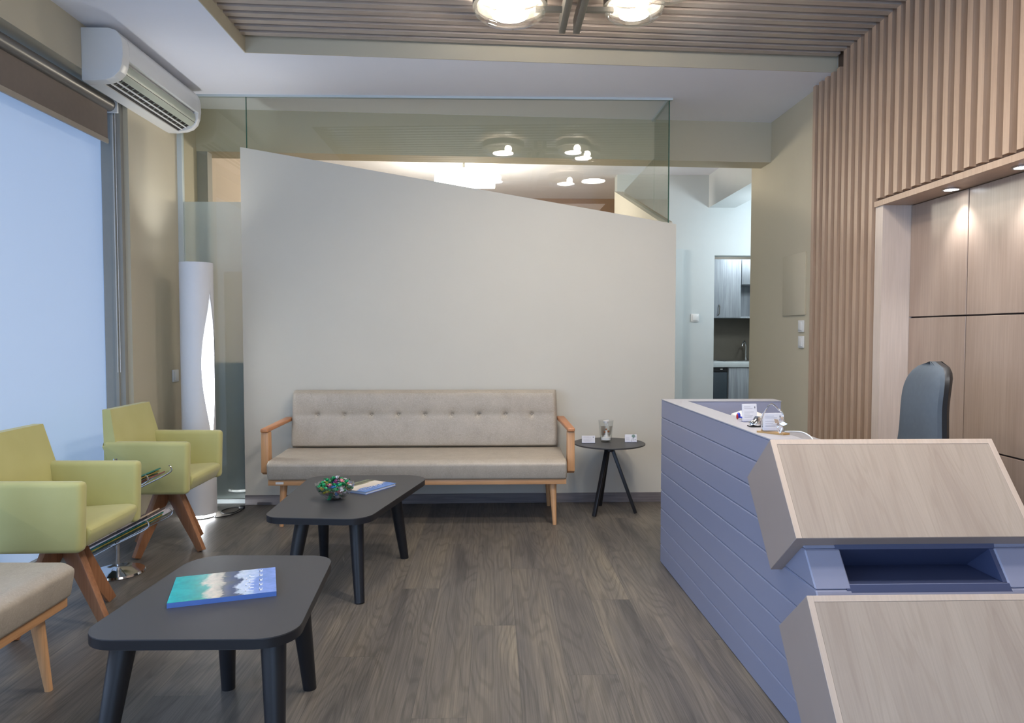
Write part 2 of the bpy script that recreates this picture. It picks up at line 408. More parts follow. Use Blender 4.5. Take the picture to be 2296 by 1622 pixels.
# ceiling: flat part around the slatted coffer
cy = lambda x: 4.455 + (x+1.515)*.0640
bm = BM()
bm_prism(bm, [(LX-.1, -3.2, CZ), (-1.515, -3.2, CZ), (-1.515, 4.455, CZ), (LX-.1, 4.455, CZ)], (0,0,.3))
bm_prism(bm, [(LX-.1, 4.455, CZ), (-1.515, 4.455, CZ), (2.45, cy(2.45), CZ), (4.6, cy(2.45), CZ), (4.6, 9.9, CZ), (LX-.1, 9.9, CZ)], (0,0,.3))
struct('ceiling', bm, 'ceil')
bm = BM()   # painted fascia of the coffer
bm_prism(bm, [(-1.515, 4.455, CZ-.001), (-1.515, 4.449, CZ-.001), (2.248, cy(2.248)-.006, CZ-.001), (2.248, cy(2.248), CZ-.001)], (0,0,.26))
bm_box(bm, -1.515, -1.509, -2.9, 4.45, CZ-.001, 3.2)
struct('trim_2', bm, 'beige')
bm = BM()
SLX = 2.215; PER = .0854
# slatted ceiling, one slat per wall slat
k = 0
c4 = .0640
while True:
    y = 4.6084 - k*PER
    if y < -2.8: break
    p = lambda x, dy: (x, y + dy + (x-SLX)*c4*(1 if y > -1 else 1), 3.03)
    bm_prism(bm, [p(-1.509, -.024), p(SLX, -.024), p(SLX, .024), p(-1.509, .024)], (0, 0, .05))
    k += 1
struct('trim_3', bm, 'slat_c')
sbox('trim_4', [(-1.515, 2.3, -2.9, 4.76, 3.082, 3.12)], 'slatback_c')
# right wall
bm = BM()
bm_box(bm, RX, 2.6, 4.135, 6.25, 0, 3.2)               # solid far piece
bm_box(bm, RX, 2.6, -3.2, 4.135, 2.0, 3.2)             # above the niche
bm_box(bm, RX, 2.6, -3.2, 1.0, 0, 2.0)
struct('wall_right', bm, 'beige')
sbox('trim_5', [(2.249, RX, -2.9, 4.135, 2.0, 3.08), (2.249, RX, 4.135, 4.995, 0, CZ), (2.249, RX, 4.135, 4.68, CZ, 3.08)], 'slatback')
bm = BM(); k = 0
while True:
    y = 4.95 - k*PER
    if y < -2.8: break
    ztop = 3.08 if y < 4.56 else CZ
    zb = 0 if y > 4.13 else 2.022
    bm_box(bm, SLX, 2.25, y-.0195, y+.0195, zb, ztop)
    k += 1
struct('trim_6', bm, 'slat')
# niche: jambs, soffit, wood panels
sbox('trim_7', [(2.222, 2.40, 4.055, 4.134, 0, 1.975), (2.222, 2.40, 1.0, 1.03, 0, 1.975)], 'jamb')
sbox('trim_8', [(2.212, 2.40, 1.0, 4.134, 1.975, 2.006)], 'slat')
sbox('wall_niche', [(2.400, 2.6, 1.0, 4.134, 0, 2.0)], 'joint')
bm = BM()
ys = [4.055, 3.556, 2.98, 2.40, 1.82, 1.03]; zs = [0, .672, 1.334, 1.975]
for i in range(len(ys)-1):
    for j in range(3):
        bm_box(bm, 2.385, 2.403, ys[i+1]+.003, ys[i]-.003, zs[j]+.004, zs[j+1]-.004, bev=.0015, seg=1)
struct('trim_9', bm, 'panel')
# slanted partition with glass above
yp = lambda x: 5.165 + .010*(x+1.8)
bm = BM()
bm_prism(bm, [(-1.80, yp(-1.8), 0), (1.325, yp(1.325), 0), (1.325, yp(1.325), 2.035), (-1.80, yp(-1.8), 2.562)], (0, .12, 0))
bm_prism(bm, [(1.235, 5.31, 0), (1.325, 5.31, 0), (1.325, 5.31, 2.035+.02), (1.235, 5.31, 2.035+.02)], (0,.001,0))
# return wall, top rising away from the corner
zt = lambda y: 2.035 + (y-5.2)*(2.69-2.035)/(7.35-5.2)
a = [(5.31, 0), (7.35, 0), (7.35, zt(7.35)), (5.31, zt(5.31))]
bm_prism(bm, [(1.235, y, z) for y, z in a], (.09, 0, 0))
struct('wall_back', bm, 'wall')
bm = BM(); bm_prism(bm, [(-1.80, yp(-1.8)-.012, 0), (1.325, yp(1.325)-.012, 0), (1.325, yp(1.325)-.0005, 0), (-1.80, yp(-1.8)-.0005, 0)], (0,0,.07), bev=.002)
struct('baseboard_back', bm, 'grey_wood')
bm = BM(); bm_box(bm, 2.235, RX, 5.0, 6.25, 0, .07); struct('baseboard_right', bm, 'grey_wood')
bm = BM(); bm_box(bm, LX, LX+.012, 4.55, 5.20, 0, .07); struct('baseboard_left', bm, 'grey_wood')
# rails holding the glass
sbox('trim_10', [(-2.27, 1.30, 5.225, 5.255, 2.935, 2.951), (1.265, 1.29, 5.255, 5.90, 2.935, 2.951)], 'hallwhite')
sbox('trim_11', [(-2.27, -2.235, 5.225, 5.26, 0, 2.935)], 'hallwhite')
sbox('trim_12', [(-2.235, -1.80, 5.21, 5.27, 0, .03)], 'hallwhite')
# beam
bm = BM(); bm_prism(bm, [(-2.3, 5.56, 2.63), (RX, 5.815, 2.63), (RX, 6.03, 2.63), (-2.3, 5.78, 2.63)], (0,0,.33)); struct('trim_13', bm, 'beige')
# second room behind the partition
sbox('wall_far', [(-2.5, 1.7, 9.15, 9.3, 0, 3.2)], 'brownpaint')
sbox('wall_warm', [(LX, LX+.02, 5.80, 9.15, 0, CZ), (1.66, 1.7, 7.9, 9.15, 0, CZ)], 'rosepaint')
# hall with door frame and kitchenette opening
bm = BM()
bm_box(bm, 1.33, 2.40, 7.75, 7.90, 0, CZ); bm_box(bm, 2.40, 3.6, 7.75, 7.90, 2.084, CZ); bm_box(bm, 3.3, 3.6, 7.75, 7.9, 0, 2.084)
bm_box(bm, 3.5, 3.6, 6.25, 7.75, 0, CZ); bm_box(bm, 2.6, 3.6, 6.1, 6.25, 0, CZ)
struct('wall_hall', bm, 'hallpaint')
sbox('door_1', [(1.97, 2.05, 7.72, 7.749, 0, 2.08), (1.40, 2.05, 7.72, 7.749, 2.0801, 2.15)], 'hallwhite')
sbox('door_2', [(1.42, 1.965, 7.735, 7.749, 0, 2.08)], 'frame')
bm = BM(); bm_prism(bm, [(2.33, 6.30, 2.60), (2.33, 7.75, 2.60), (2.62, 7.75, 2.60), (2.62, 6.30, 2.60)], (0,0,.35)); struct('trim_14', bm, 'hallpaint')
sbox('wall_kitchen', [(2.20, 3.6, 8.46, 8.5, 0, 2.6), (2.36, 2.40, 7.9, 8.46, 0, 2.6), (3.3, 3.34, 7.9, 8.46, 0, 2.6), (2.36, 3.34, 7.9, 8.46, 2.4, 2.45)], 'kitdark')
# closing wall behind the viewer, with an unseen window for daylight from behind
bm = BM(); bm_box(bm, -2.5, 2.6, -3.2, -3.05, 2.6, 3.2); bm_box(bm, -2.5, 2.6, -3.2, -3.05, 0, .1)
bm_box(bm, -2.5, -1.9, -3.2, -3.05, .1, 2.6); bm_box(bm, 1.9, 2.6, -3.2, -3.05, .1, 2.6); struct('wall_front', bm, 'beige')
mp2 = mpane.copy(); mp2.name = 'front_window_pane'; b2 = mp2.node_tree.nodes['Principled BSDF']
b2.inputs['Emission Color'].default_value = (.46,.66,1.0,1); b2.inputs['Emission Strength'].default_value = 2.6; M['pane2'] = mp2
sbox('window_2', [(-1.9, 1.9, -3.14, -3.12, .1, 2.6)], 'pane2')

# =================================================================== GLASS PARTITION
def glass(name, label, ext, slanted=None):
    t = thing('glass_partition', label, 'glass', ((ext[0]+ext[1])/2, (ext[2]+ext[3])/2, ext[4]))
    bm = BM()
    if slanted: bm_prism(bm, *slanted)
    else: bm_box(bm, *ext)
    obj('pane', bm, 'glass', t, world=True); return t
g = glass('glass_panel', 'clear glass pane above the slanted beige partition', (-1.775, 1.275, 5.238, 5.244, 2.03, 2.935),
      ([(-1.775, 5.238, 2.56), (-1.2, 5.238, 2.465), (1.275, 5.238, 2.045), (1.275, 5.238, 2.935), (-1.775, 5.238, 2.935)], (0, .006, 0)))
box('polished_edge', (1.275, 1.281, 5.236, 5.248, 2.045, 2.935), 'glass_edge', g, label='green polished glass edge')
g = glass('glass_panel', 'narrow full-height glass pane beside the white floor lamp', (-2.235, -1.781, 5.238, 5.244, .03, 2.935))
box('edge_joint', (-1.781, -1.776, 5.236, 5.246, .03, 2.935), 'glass_edge', g)
mf, ntf, bf = new_mat('frosted_film')
bf.inputs['Base Color'].default_value = (.84,.89,.93,1); bf.inputs['Transmission Weight'].default_value = .68
bf.inputs['Roughness'].default_value = .32; bf.inputs['IOR'].default_value = 1.12; M['film'] = mf
box('frosted_film', (-2.235, -1.783, 5.246, 5.249, .03, 2.19), 'film', g, label='frosted lower part')
g = glass('glass_panel', 'short clear glass pane turning the corner above the partition end', (1.272, 1.278, 5.25, 5.70, 2.0, 2.935),
      ([(1.272, 5.25, zt(5.25)+.01), (1.272, 5.70, zt(5.70)+.003), (1.272, 5.70, 2.935), (1.272, 5.25, 2.935)], (.006, 0, 0)))
g = glass('glass_panel', 'clear glass pane standing on the rising return wall', (1.272, 1.278, 5.71, 7.0, 2.2, 2.62),
      ([(1.272, 5.71, zt(5.71)+.003), (1.272, 7.0, zt(7.0)+.003), (1.272, 7.0, 2.629), (1.272, 5.71, 2.629)], (.006, 0, 0)))
t = thing('sideboard', 'dark low cabinet seen blurred through the frosted glass', 'cabinet', (-2.0, 5.6, 0))
bm = BM(); bm_box(bm, -2.18, -1.82, 5.34, 5.54, .02, 1.02, bev=.004); obj('body', bm, 'fridge', t, True, True)
bm = BM(); bm_box(bm, -2.175, -2.005, 5.328, 5.34, .05, 1.0); obj('door', bm, 'fridge', t, world=True)
bm = BM(); bm_box(bm, -1.995, -1.825, 5.328, 5.34, .05, 1.0); obj('door', bm, 'fridge', t, world=True)
# pendant lamp of the second room
t = thing('pendant_lamp', 'long glowing white pendant lamp seen through the glass above the partition', 'lamp', (-.28, 7.0, CZ))
box('stem', (-.305, -.28, 6.99, 7.01, 2.83, 2.95), 'dkmetal', t)
box('diffuser', (-.573, .01, 6.93, 7.07, 2.655, 2.83), 'pendant', t, bev=.01)

# =================================================================== AIR CONDITIONER
ac = thing('air_conditioner', 'white split air conditioner high on the left wall above the window', 'air conditioner', (LX, 4.57, 2.64))
y0, y1 = 4.05, 5.105
def acp(pts, ya, yb, name, mat, bev=0, label=None):
    bm = BM(); bm_prism(bm, [(LX+o, ya, z) for o, z in pts], (0, yb-ya, 0), bev=bev); return obj(name, bm, mat, ac, True, True, label=label)
full = [(0,2.925),(.15,2.925),(.19,2.912),(.215,2.88),(.225,2.84),(.226,2.78),(.220,2.73),(.205,2.690),(.175,2.66),(.13,2.643),(.06,2.637),(0,2.637)]
acp(full, y0, y0+.075, 'side_cap', 'white', .003); acp(full, y1-.045, y1, 'side_cap', 'white', .003)
mid = [(0,2.925),(.15,2.925),(.19,2.912),(.215,2.88),(.225,2.84),(.226,2.768),(.190,2.772),(.188,2.74),(.15,2.79),(.08,2.72),(.085,2.638),(0,2.637)]
acp(mid, y0+.075, y1-.045, 'body', 'white')
acp([(.085,2.645),(.15,2.785),(.155,2.782),(.20,2.70),(.09,2.641)][:4], y0+.076, y1-.046, 'vent_opening', 'vent')
acp([(.202,2.755),(.197,2.72),(.186,2.696),(.166,2.678),(.171,2.671),(.194,2.690),(.206,2.718)], y0+.078, y1-.048, 'louver', 'louver')
for (o, z) in ((.142,2.662), (.112,2.650)): acp([(o-.004,z-.002),(o+.004,z+.001),(o+.003,z+.006),(o-.005,z+.004)], y0+.078, y1-.048, 'louver_bar', 'white')
for i in range(14):
    yy = y0+.13+i*.064
    acp([(.095,2.650),(.160,2.676),(.150,2.70),(.095,2.68)], yy, yy+.003, 'vane', 'louver')
box('status_light', (LX+.190, LX+.196, 4.62, 4.65, 2.705, 2.711), 'rail', ac)

# =================================================================== BLIND
b = thing('roller_blind', 'taupe roller blind rolled up at the top of the blue frosted window', 'blind', (-2.35, 3.0, 2.6))
bm = BM(); bm_tube(bm, [(-2.35, .2, 2.635), (-2.35, 4.475, 2.635)], .040, 20); obj('roller', bm, 'tube', b, True, True)
box('fabric', (-2.346, -2.344, .2, 4.445, 2.42, 2.61), 'blindf', b)
box('bottom_rail', (-2.354, -2.340, .2, 4.45, 2.395, 2.425), 'rail', b, bev=.003)
bm = BM(); bm_box(bm, -2.40, -2.30, 4.476, 4.495, 2.59, 2.69, bev=.004); obj('bracket', bm, 'white', b, True, True)
bm = BM()
bm_tube(bm, [(-2.322, 4.49, 2.62), (-2.322, 4.49, 1.0)], .0022, 6); bm_tube(bm, [(-2.338, 4.49, 2.62), (-2.338, 4.49, 1.0)], .0022, 6)
obj('bead_chain', bm, 'white', b, True, True)

# =================================================================== CHANDELIER
ch = thing('ceiling_lamp', 'modern ceiling lamp of clear glass bowls on crossed grey metal bars', 'lamp', (.42, 3.2, 3.03))
for x in (.375, .455):
    bm = BM(); bm_box(bm, x-.018, x+.018, 2.2, 4.0, 2.895, 2.975, bev=.002); obj('bar', bm, 'dkmetal', ch, True, True)
bm = BM(); bm_box(bm, .33, .50, 3.0, 3.35, 2.975, 3.03, bev=.004); obj('canopy', bm, 'dkmetal', ch, True, True)
def bowl(x, y, R, z=2.905):
    s = obj('lamp_shade', ring_bm(x, y, R, z), 'dkmetal', ch, True, True)
    bm = BM()
    prof = [(R*.98, .10), (R, .06), (R*.97, .03), (R*.80, .006), (R*.5, 0), (.0005, 0)]
    bm_lathe(bm, prof, x, y, z-.02, 40, cap=False)
    prof = [(R*.90, .10), (R*.92, .06), (R*.86, .035), (R*.72, .02), (R*.45, .015), (.0005, .015)]
    bm_lathe(bm, prof, x, y, z-.02, 40, cap=False)
    obj('glass_bowl', bm, 'crystal', s, True, True)
    bm = BM(); bm_lathe(bm, [(.0005, .0155), (R*.44, .0158), (R*.50, .019), (R*.44, .023), (.0005, .024)], x, y, z-.02, 32, cap=False); obj('diffuser', bm, 'diffuser', s, True, True)
    bm = BM(); bm_ball(bm, (x+R*.25, y-.02, z+.045), .034); obj('bulb', bm, 'bulb', s, True, True)
    # arm to the bars
    xa = .361 if x < .4 else .469
    bm = BM(); bm_box(bm, min(x+(R*.7 if x<.4 else -R*.7), xa), max(x+(R*.7 if x<.4 else -R*.7), xa), y-.012, y+.012, 2.925, 2.95); obj('arm', bm, 'dkmetal', ch, world=True)
def ring_bm(x, y, R, z):
    bm = BM()
    bm_lathe(bm, [(R*.92, .062), (R*1.03, .062), (R*1.03, .115), (R*.92, .115), (R*.92, .062)], x, y, z-.02, 40, cap=False); return bm
bowl(.085, 3.80, .19); bowl(.735, 3.80, .155, 2.915); bowl(.86, 3.55, .16, 2.925); bowl(.0, 2.55, .19); bowl(.80, 2.45, .19)

# downlights in the niche soffit
def downlight(y, label):
    t = thing('downlight', label, 'downlight', (2.315, y, 1.975), group='round downlights in the wooden niche')
    bm = BM(); bm_lathe(bm, [(.034, 0), (.042, -.002), (.042, -.006), (.034, -.006), (.034, 0)], 2.315, y, 1.975, 32, cap=False); obj('rim', bm, 'chrome', t, True, True)
    bm = BM(); bm_lathe(bm, [(.0005, -.003), (.034, -.003), (.034, -.0005)], 2.315, y, 1.975, 32, cap=False); obj('lens', bm, 'spotglow', t, True, True)
downlight(3.59, 'round recessed downlight nearer the back end of the wooden niche')
downlight(3.10, 'round recessed downlight at the right edge, nearest the viewer')

# =================================================================== SWITCHES, PANEL
def switch(name, x, y, z, face, label):
    t = thing(name, label, 'switch', (x, y, z), group=None)
    if face == 'x':
        box('plate', (x-.012, x, y-.043, y+.043, z-.043, z+.043), 'white', t, bev=.003); box('rocker', (x-.018, x-.012, y-.028, y+.028, z-.03, z+.03), 'white', t, bev=.002)
    elif face == '-x':
        box('plate', (x, x+.012, y-.043, y+.043, z-.043, z+.043), 'white', t, bev=.003); box('rocker', (x+.012, x+.018, y-.028, y+.028, z-.03, z+.03), 'white', t, bev=.002)
    else:
        box('plate', (x-.043, x+.043, y-.012, y, z-.043, z+.043), 'white', t, bev=.003); box('rocker', (x-.028, x+.028, y-.018, y-.012, z-.03, z+.03), 'white', t, bev=.002)
switch('light_switch', RX, 5.176, 1.293, 'x', 'white light switch, upper of the two beside the wooden slats')
switch('light_switch', RX, 5.172, 1.178, 'x', 'white light switch, lower of the two beside the wooden slats')
switch('light_switch', 2.19, 7.75, 1.406, 'y', 'white light switch on the pale hall wall left of the kitchenette')
switch('wall_socket', LX, 5.12, .94, '-x', 'white wall socket half hidden behind the floor lamp')
t = thing('fuse_box_cover', 'beige painted cover panel on the right wall above the light switches', 'cover panel', (RX, 5.31, 1.375))
bm = BM(); bm_box(bm, 2.241, RX, 5.115, 5.51, 1.375, 1.83, bev=.002); obj('cover', bm, 'beige', t, True, True)

# =================================================================== KITCHENETTE
t = thing('wall_cabinet', 'grey wood-grain kitchen wall cabinet with an open shelf', 'cabinet', (2.9, 8.3, 1.41))
bm = BM(); bm_box(bm, 2.41, 2.82, 8.12, 8.45, 1.41, 2.08); bm_box(bm, 2.82, 3.29, 8.12, 8.45, 1.79, 2.08); bm_box(bm, 2.82, 3.29, 8.44, 8.45, 1.41, 1.79)
bm_box(bm, 2.82, 3.29, 8.12, 8.44, 1.41, 1.43); obj('body', bm, 'kit', t, world=True)
d = box('door', (2.425, 2.815, 8.10, 8.119, 1.415, 2.075), 'kit', t, bev=.001)
bm = BM(); bm_tube(bm, [(2.555, 8.10, 1.44), (2.56, 8.07, 1.46), (2.565, 8.07, 1.54), (2.565, 8.10, 1.56)], .006, 8); obj('handle', bm, 'dkmetal', d, True, True)
box('door', (2.825, 3.285, 8.10, 8.119, 1.795, 2.075), 'kit', t, bev=.001)
t = thing('base_cabinet', 'grey wood-grain kitchen base cabinet under the pale worktop', 'cabinet', (2.95, 8.15, 0))
box('body', (2.62, 3.29, 7.935, 8.45, .02, .855), 'kit', t); box('door', (2.625, 2.95, 7.915, 7.934, .05, .85), 'kit', t, bev=.001); box('door', (2.96, 3.285, 7.915, 7.934, .05, .85), 'kit', t, bev=.001)
t = thing('small_fridge', 'dark under-counter appliance left of the grey base cabinet', 'fridge', (2.51, 8.15, 0))
box('body', (2.41, 2.61, 7.935, 8.45, .01, .80), 'fridge', t); box('door', (2.412, 2.608, 7.915, 7.934, .02, .80), 'fridge', t, bev=.003)
box('control_panel', (2.412, 2.608, 7.918, 7.94, .805, .85), 'dark', t); box('indicator', (2.53, 2.555, 7.912, 7.918, .83, .84), 'white', t)
t = thing('kitchen_worktop', 'pale kitchen worktop with an inset sink rim', 'worktop', (2.85, 8.15, .856))
box('slab', (2.405, 3.295, 7.90, 8.455, .8565, .915), 'counter', t, bev=.004)
box('sink', (2.62, 3.1, 8.02, 8.35, .9155, .922), 'steel', t, bev=.002)
t = thing('faucet', 'curved chrome faucet at the kitchenette sink', 'faucet', (2.93, 8.38, .922))
bm = BM(); bm_tube(bm, [(2.98, 8.38, .922), (2.98, 8.38, 1.08), (2.965, 8.36, 1.13), (2.94, 8.33, 1.145), (2.915, 8.30, 1.12), (2.905, 8.29, 1.085)], .009, 10); obj('spout', bm, 'chrome', t, True, True)
bm = BM(); bm_lathe(bm, [(.018, 0), (.018, .03), (.01, .035)], 2.98, 8.38, .922, 16); obj('base', bm, 'chrome', t, True, True)

# =================================================================== SOFAS
def soft_box(bm, x0, x1, y0, y1, z0, z1, bev, seg=4, sub=0):
    bm_box(bm, x0, x1, y0, y1, z0, z1, bev=bev, seg=seg)
def make_sofa(label, loc, rz):
    t = thing('sofa', label, 'sofa', loc, rz)
    W2 = .955
    # seat cushion, front face leaning in slightly
    bm = BM()
    bm_prism(bm, [(-W2, .0, .305), (-W2, .61, .305), (-W2, .61, .42), (-W2, .50, .435), (-W2, .02, .432), (-W2, -.02, .41)], (2*W2, 0, 0), bev=.016, seg=4)
    obj('seat', bm, 'leather', t, True)
    # backrest, built as a grid so the button row dimples
    bm = BM(); nx, nz = 190, 24; z0b, z1b = .437, .835; hw = .93
    btn = [-.752 + i*.1885 for i in range(9)]
    def yf(z): return .475 - (z-z0b)*.16*-1*0 + (z-z0b)*.06
    grid = []
    for j in range(nz+1):
        row = []
        v = j/nz; z = z0b + (z1b-z0b)*v
        for i in range(nx+1):
            u = i/nx; x = -hw + 2*hw*u + (.012*(1-v)*(-1 if u < .5 else 1) * (abs(u-.5)*2)**8)
            ex = min(u, 1-u)*2*hw; ez = min(v, 1-v)*(z1b-z0b)
            rnd = 0
            for e in (ex, ez):
                if e < .03: rnd += .03*(1 - math.sqrt(max(0, 1-((.03-e)/.03)**2)))
            zs_ = .667; dz = z - zs_
            dimp = .0014*math.exp(-(dz/.007)**2)
            for bx in btn:
                d2 = ((x-bx)**2 + (dz*1.3)**2)
                dimp += .020*math.exp(-d2/(.012**2)) + .006*math.exp(-d2/(.035**2))
            bulge = -.006*math.sin(PI*min(1, max(0, (z-z0b)/(zs_-z0b) if z < zs_ else (z1b-z)/(z1b-zs_))))
            row.append(bm.verts.new((x, yf(z)+rnd+dimp+bulge, z)))
        grid.append(row)
    for j in range(nz):
        for i in range(nx): bm.faces.new((grid[j][i], grid[j][i+1], grid[j+1][i+1], grid[j+1][i]))
    back = [[bm.verts.new((g_.co.x, .58 + (g_.co.z-z0b)*.06, g_.co.z)) for g_ in r] for r in (grid[0], grid[-1])]
    for i in range(nx):
        bm.faces.new((grid[0][i+1], grid[0][i], back[0][i], back[0][i+1])); bm.faces.new((grid[-1][i], grid[-1][i+1], back[1][i+1], back[1][i]))
        bm.faces.new((back[0][i], back[1][i], back[1][i+1], back[0][i+1]))
    for s in (0, nx):
        bm.faces.new([grid[j][s] for j in range(nz+1)] + [back[1][s], back[0][s]])
    br = obj('backrest', bm, 'leather', t, True)
    for bx in btn:
        bm = BM(); bm_ball(bm, (bx, yf(.667)+.013, .667), .0075, 1, .45, 1, 10); obj('button', bm, 'leather', br, True)
    bm = BM(); bm_box(bm, -W2+.002, W2-.002, .015, .60, .270, .3045, bev=.003); fr = obj('frame', bm, 'oakx', t, True)
    bm = BM(); bm_box(bm, -W2+.05, -W2+.10, .0145, .0152, .279, .293); obj('maker_plate', bm, 'white', fr, label='small silver plate')
    for sx in (-1, 1):
        for (yy, sp) in ((.075, -.03), (.52, .03)):
            bm = BM(); bm_tube(bm, [(sx*(W2-.085), yy+.0, .270), (sx*(W2-.075), yy+sp, .004)], .024, 16, r2=.013)
            bm_lathe(bm, [(.013, 0), (.013, .005)], sx*(W2-.075), yy+sp, 0, 12); obj('leg', bm, 'oak', t, True)
        xo = sx*(W2+.012)
        arm_pts = [(.055, .34), (.115, .34), (.125, .36), (.12, .605), (.055, .605)]
        bm = BM(); bm_prism(bm, [(xo-.0265*0 - (.0 if sx > 0 else .0) - .005*0 + (-.002 if sx > 0 else -.046+.0), y, z) for y, z in [(.065,.345),(.105,.325),(.15,.335),(.14,.603),(.075,.603)]], (.048, 0, 0), bev=.004)
        obj('arm_post', bm, 'oak', t, True)
        bm = BM()
        xa0, xa1 = (xo-.002, xo+.046) if sx > 0 else (xo-.046, xo+.002)
        xb0, xb1 = (xa0-.03, xa1-.02) if sx > 0 else (xa0+.02, xa1+.03)
        vs = []
        for (y, z) in ((.06, .604), (.06, .628)):
            vs.append([bm.verts.new((xa0, y, z)), bm.verts.new((xa1, y, z)), bm.verts.new((xb1, .56, z+.02)), bm.verts.new((xb0, .56, z+.02))])
        lo, hi = vs
        fs = [bm.faces.new(lo[::-1]), bm.faces.new(hi)] + [bm.faces.new((lo[i], lo[(i+1)%4], hi[(i+1)%4], hi[i])) for i in range(4)]
        bmesh.ops.bevel(bm, geom=list({e for f in fs for e in f.edges}), offset=.006, segments=3, profile=.5, affect='EDGES')
        obj('armrest', bm, 'oaky', t, True)
    return t
sofa = make_sofa('long taupe leather sofa with buttoned back and oak arms against the beige partition', (-.489, 4.535, 0), 0)
# the second one shows only its armless end at the left edge: same seat, frame and legs
s2 = dup(sofa, (-1.51, 1.60, 0), PI/2, label='end of a taupe upholstered bench with an oak frame at the lower left edge')
for ch_ in list(s2.children):
    if ch_.name.startswith('arm'): bpy.data.objects.remove(ch_)
s2['label'] = 'taupe upholstered bench on an oak frame, cut off by the left edge'

# =================================================================== LIME CHAIRS
def make_armchair(label, loc, rz):
    t = thing('armchair', label, 'armchair', loc, rz, group='lime green armchairs along the window')
    # local: front towards -y, width along x
    hw = .262
    for s in (-1, 1):
        bm = BM()
        pts = [(-.215, .365), (.15, .365), (.23, .63), (.235, .655), (-.225, .652)]
        x0 = s*hw; dx = -s*.062
        bm_prism(bm, [(x0, y, z) for y, z in pts], (dx, 0, 0), bev=.022, seg=5)
        obj('arm', bm, 'lime', t, True)
    bm = BM()   # seat block with rounded front roll
    bm_prism(bm, [(-.203, y, z) for y, z in ((-.195, .368), (.17, .368), (.18, .44), (-.19, .462), (-.222, .455), (-.228, .43))], (.406, 0, 0), bev=.014, seg=3)
    obj('seat', bm, 'lime', t, True)
    bm = BM()   # backrest: slab leaning back, a little narrower at the top
    lo = [(-.258, .135, .37), (.258, .135, .37), (.258, .225, .37), (-.258, .225, .37)]
    mi = [(-.250, .165, .64), (.250, .165, .64), (.250, .228, .64), (-.250, .228, .64)]
    hi = [(-.222, .205, .828), (.222, .205, .828), (.222, .248, .828), (-.222, .248, .828)]
    rings = [[bm.verts.new(p) for p in r] for r in (lo, mi, hi)]
    fs = [bm.faces.new(rings[0][::-1]), bm.faces.new(rings[2])]
    for a, b_ in zip(rings, rings[1:]):
        for i in range(4): fs.append(bm.faces.new((a[i], a[(i+1)%4], b_[(i+1)%4], b_[i])))
    es = [e for e in {e for f in fs for e in f.edges} if e.calc_face_angle(0) > .6]
    bmesh.ops.bevel(bm, geom=es, offset=.020, segments=4, profile=.5, affect='EDGES')
    obj('backrest', bm, 'lime', t, True)
    bm = BM(); bm_lathe(bm, [(.10, .335), (.12, .345), (.12, .364)], 0, .0, 0, 24); obj('base_plate', bm, 'dark', t, True)
    for k in range(4):
        a = math.radians(-111 + 90*k)      # feet on a cross turned a little
        dx, dy = math.cos(a), math.sin(a)
        bm = BM(); bm_taperbar(bm, (dx*.03, dy*.03, .345), (dx*.235, dy*.235, .002), (.10, .034), (.046, .026), (dx, dy, 0), bev=.004)
        # trim flat on the floor
        for v in bm.verts: v.co.z = max(v.co.z, 0)
        for v in bm.verts: v.co.z = min(v.co.z, .362)
        obj('leg', bm, 'walnut', t, True)
    return t
c2 = make_armchair('lime green armchair in front of the white floor lamp', (-1.885, 4.145, 0), PI/2)
c1 = dup(c2, (-1.868, 3.105, 0), PI/2 + .015, label='nearer lime green armchair beside the taupe bench')

# =================================================================== COFFEE TABLES
def rounded_poly(pts, radii, n=8):
    out = []; N = len(pts)
    for i in range(N):
        p = Vector(pts[i]+(0,)); a = (Vector(pts[i-1]+(0,))-p).normalized(); b = (Vector(pts[(i+1)%N]+(0,))-p).normalized()
        ang = a.angle(b); r = radii[i]; d = r/math.tan(ang/2); c = p + (a+b).normalized()*(r/math.sin(ang/2))
        s = p+a*d - c; e = p+b*d - c
        a0 = math.atan2(s.y, s.x); a1 = math.atan2(e.y, e.x); da = (a1-a0+PI) % (2*PI) - PI
        for k in range(n+1):
            q = a0+da*k/n; out.append((c.x+r*math.cos(q), c.y+r*math.sin(q)))
    return out
def coffee_table(label, corners, radii, legs, ztop=.42, th=.030):
    cx = sum(p[0] for p in corners)/4; cyy = sum(p[1] for p in corners)/4
    t = thing('coffee_table', label, 'coffee table', (cx, cyy, 0), group='black coffee tables with rounded corners')
    poly = rounded_poly(corners, radii)
    bm = BM(); bm_prism(bm, [(x, y, ztop-th) for x, y in poly], (0, 0, th))
    for f in [f for f in bm.faces if len(f.verts) > 4]:
        bmesh.ops.bevel(bm, geom=list(f.edges), offset=.002, segments=2, profile=.5, affect='EDGES')
        break
    obj('tabletop', bm, 'black', t, True, True)
    bm = BM(); ins = [((x-cx)*.997+cx, (y-cyy)*.997+cyy) for x, y in poly]
    s = 1.0015
    bm_prism(bm, [((x-cx)*s+cx, (y-cyy)*s+cyy, ztop-th+.001) for x, y in poly], (0, 0, th-.004)); obj('edge_band', bm, 'blackleg', t, True, True, label='black edge band')
    for (tx, ty, fx, fy) in legs:
        bm = BM(); bm_tube(bm, [(tx, ty, ztop-th), (fx, fy, 0)], .036, 20, r2=.023)
        for v in bm.verts:
            if v.co.z < .02: v.co.z = max(v.co.z, 0)
        for v in bm.verts:
            if v.co.z > .3: v.co.z = min(v.co.z, ztop-th)
        obj('leg', bm, 'blackleg', t, True, True)
    return t
K = .9597
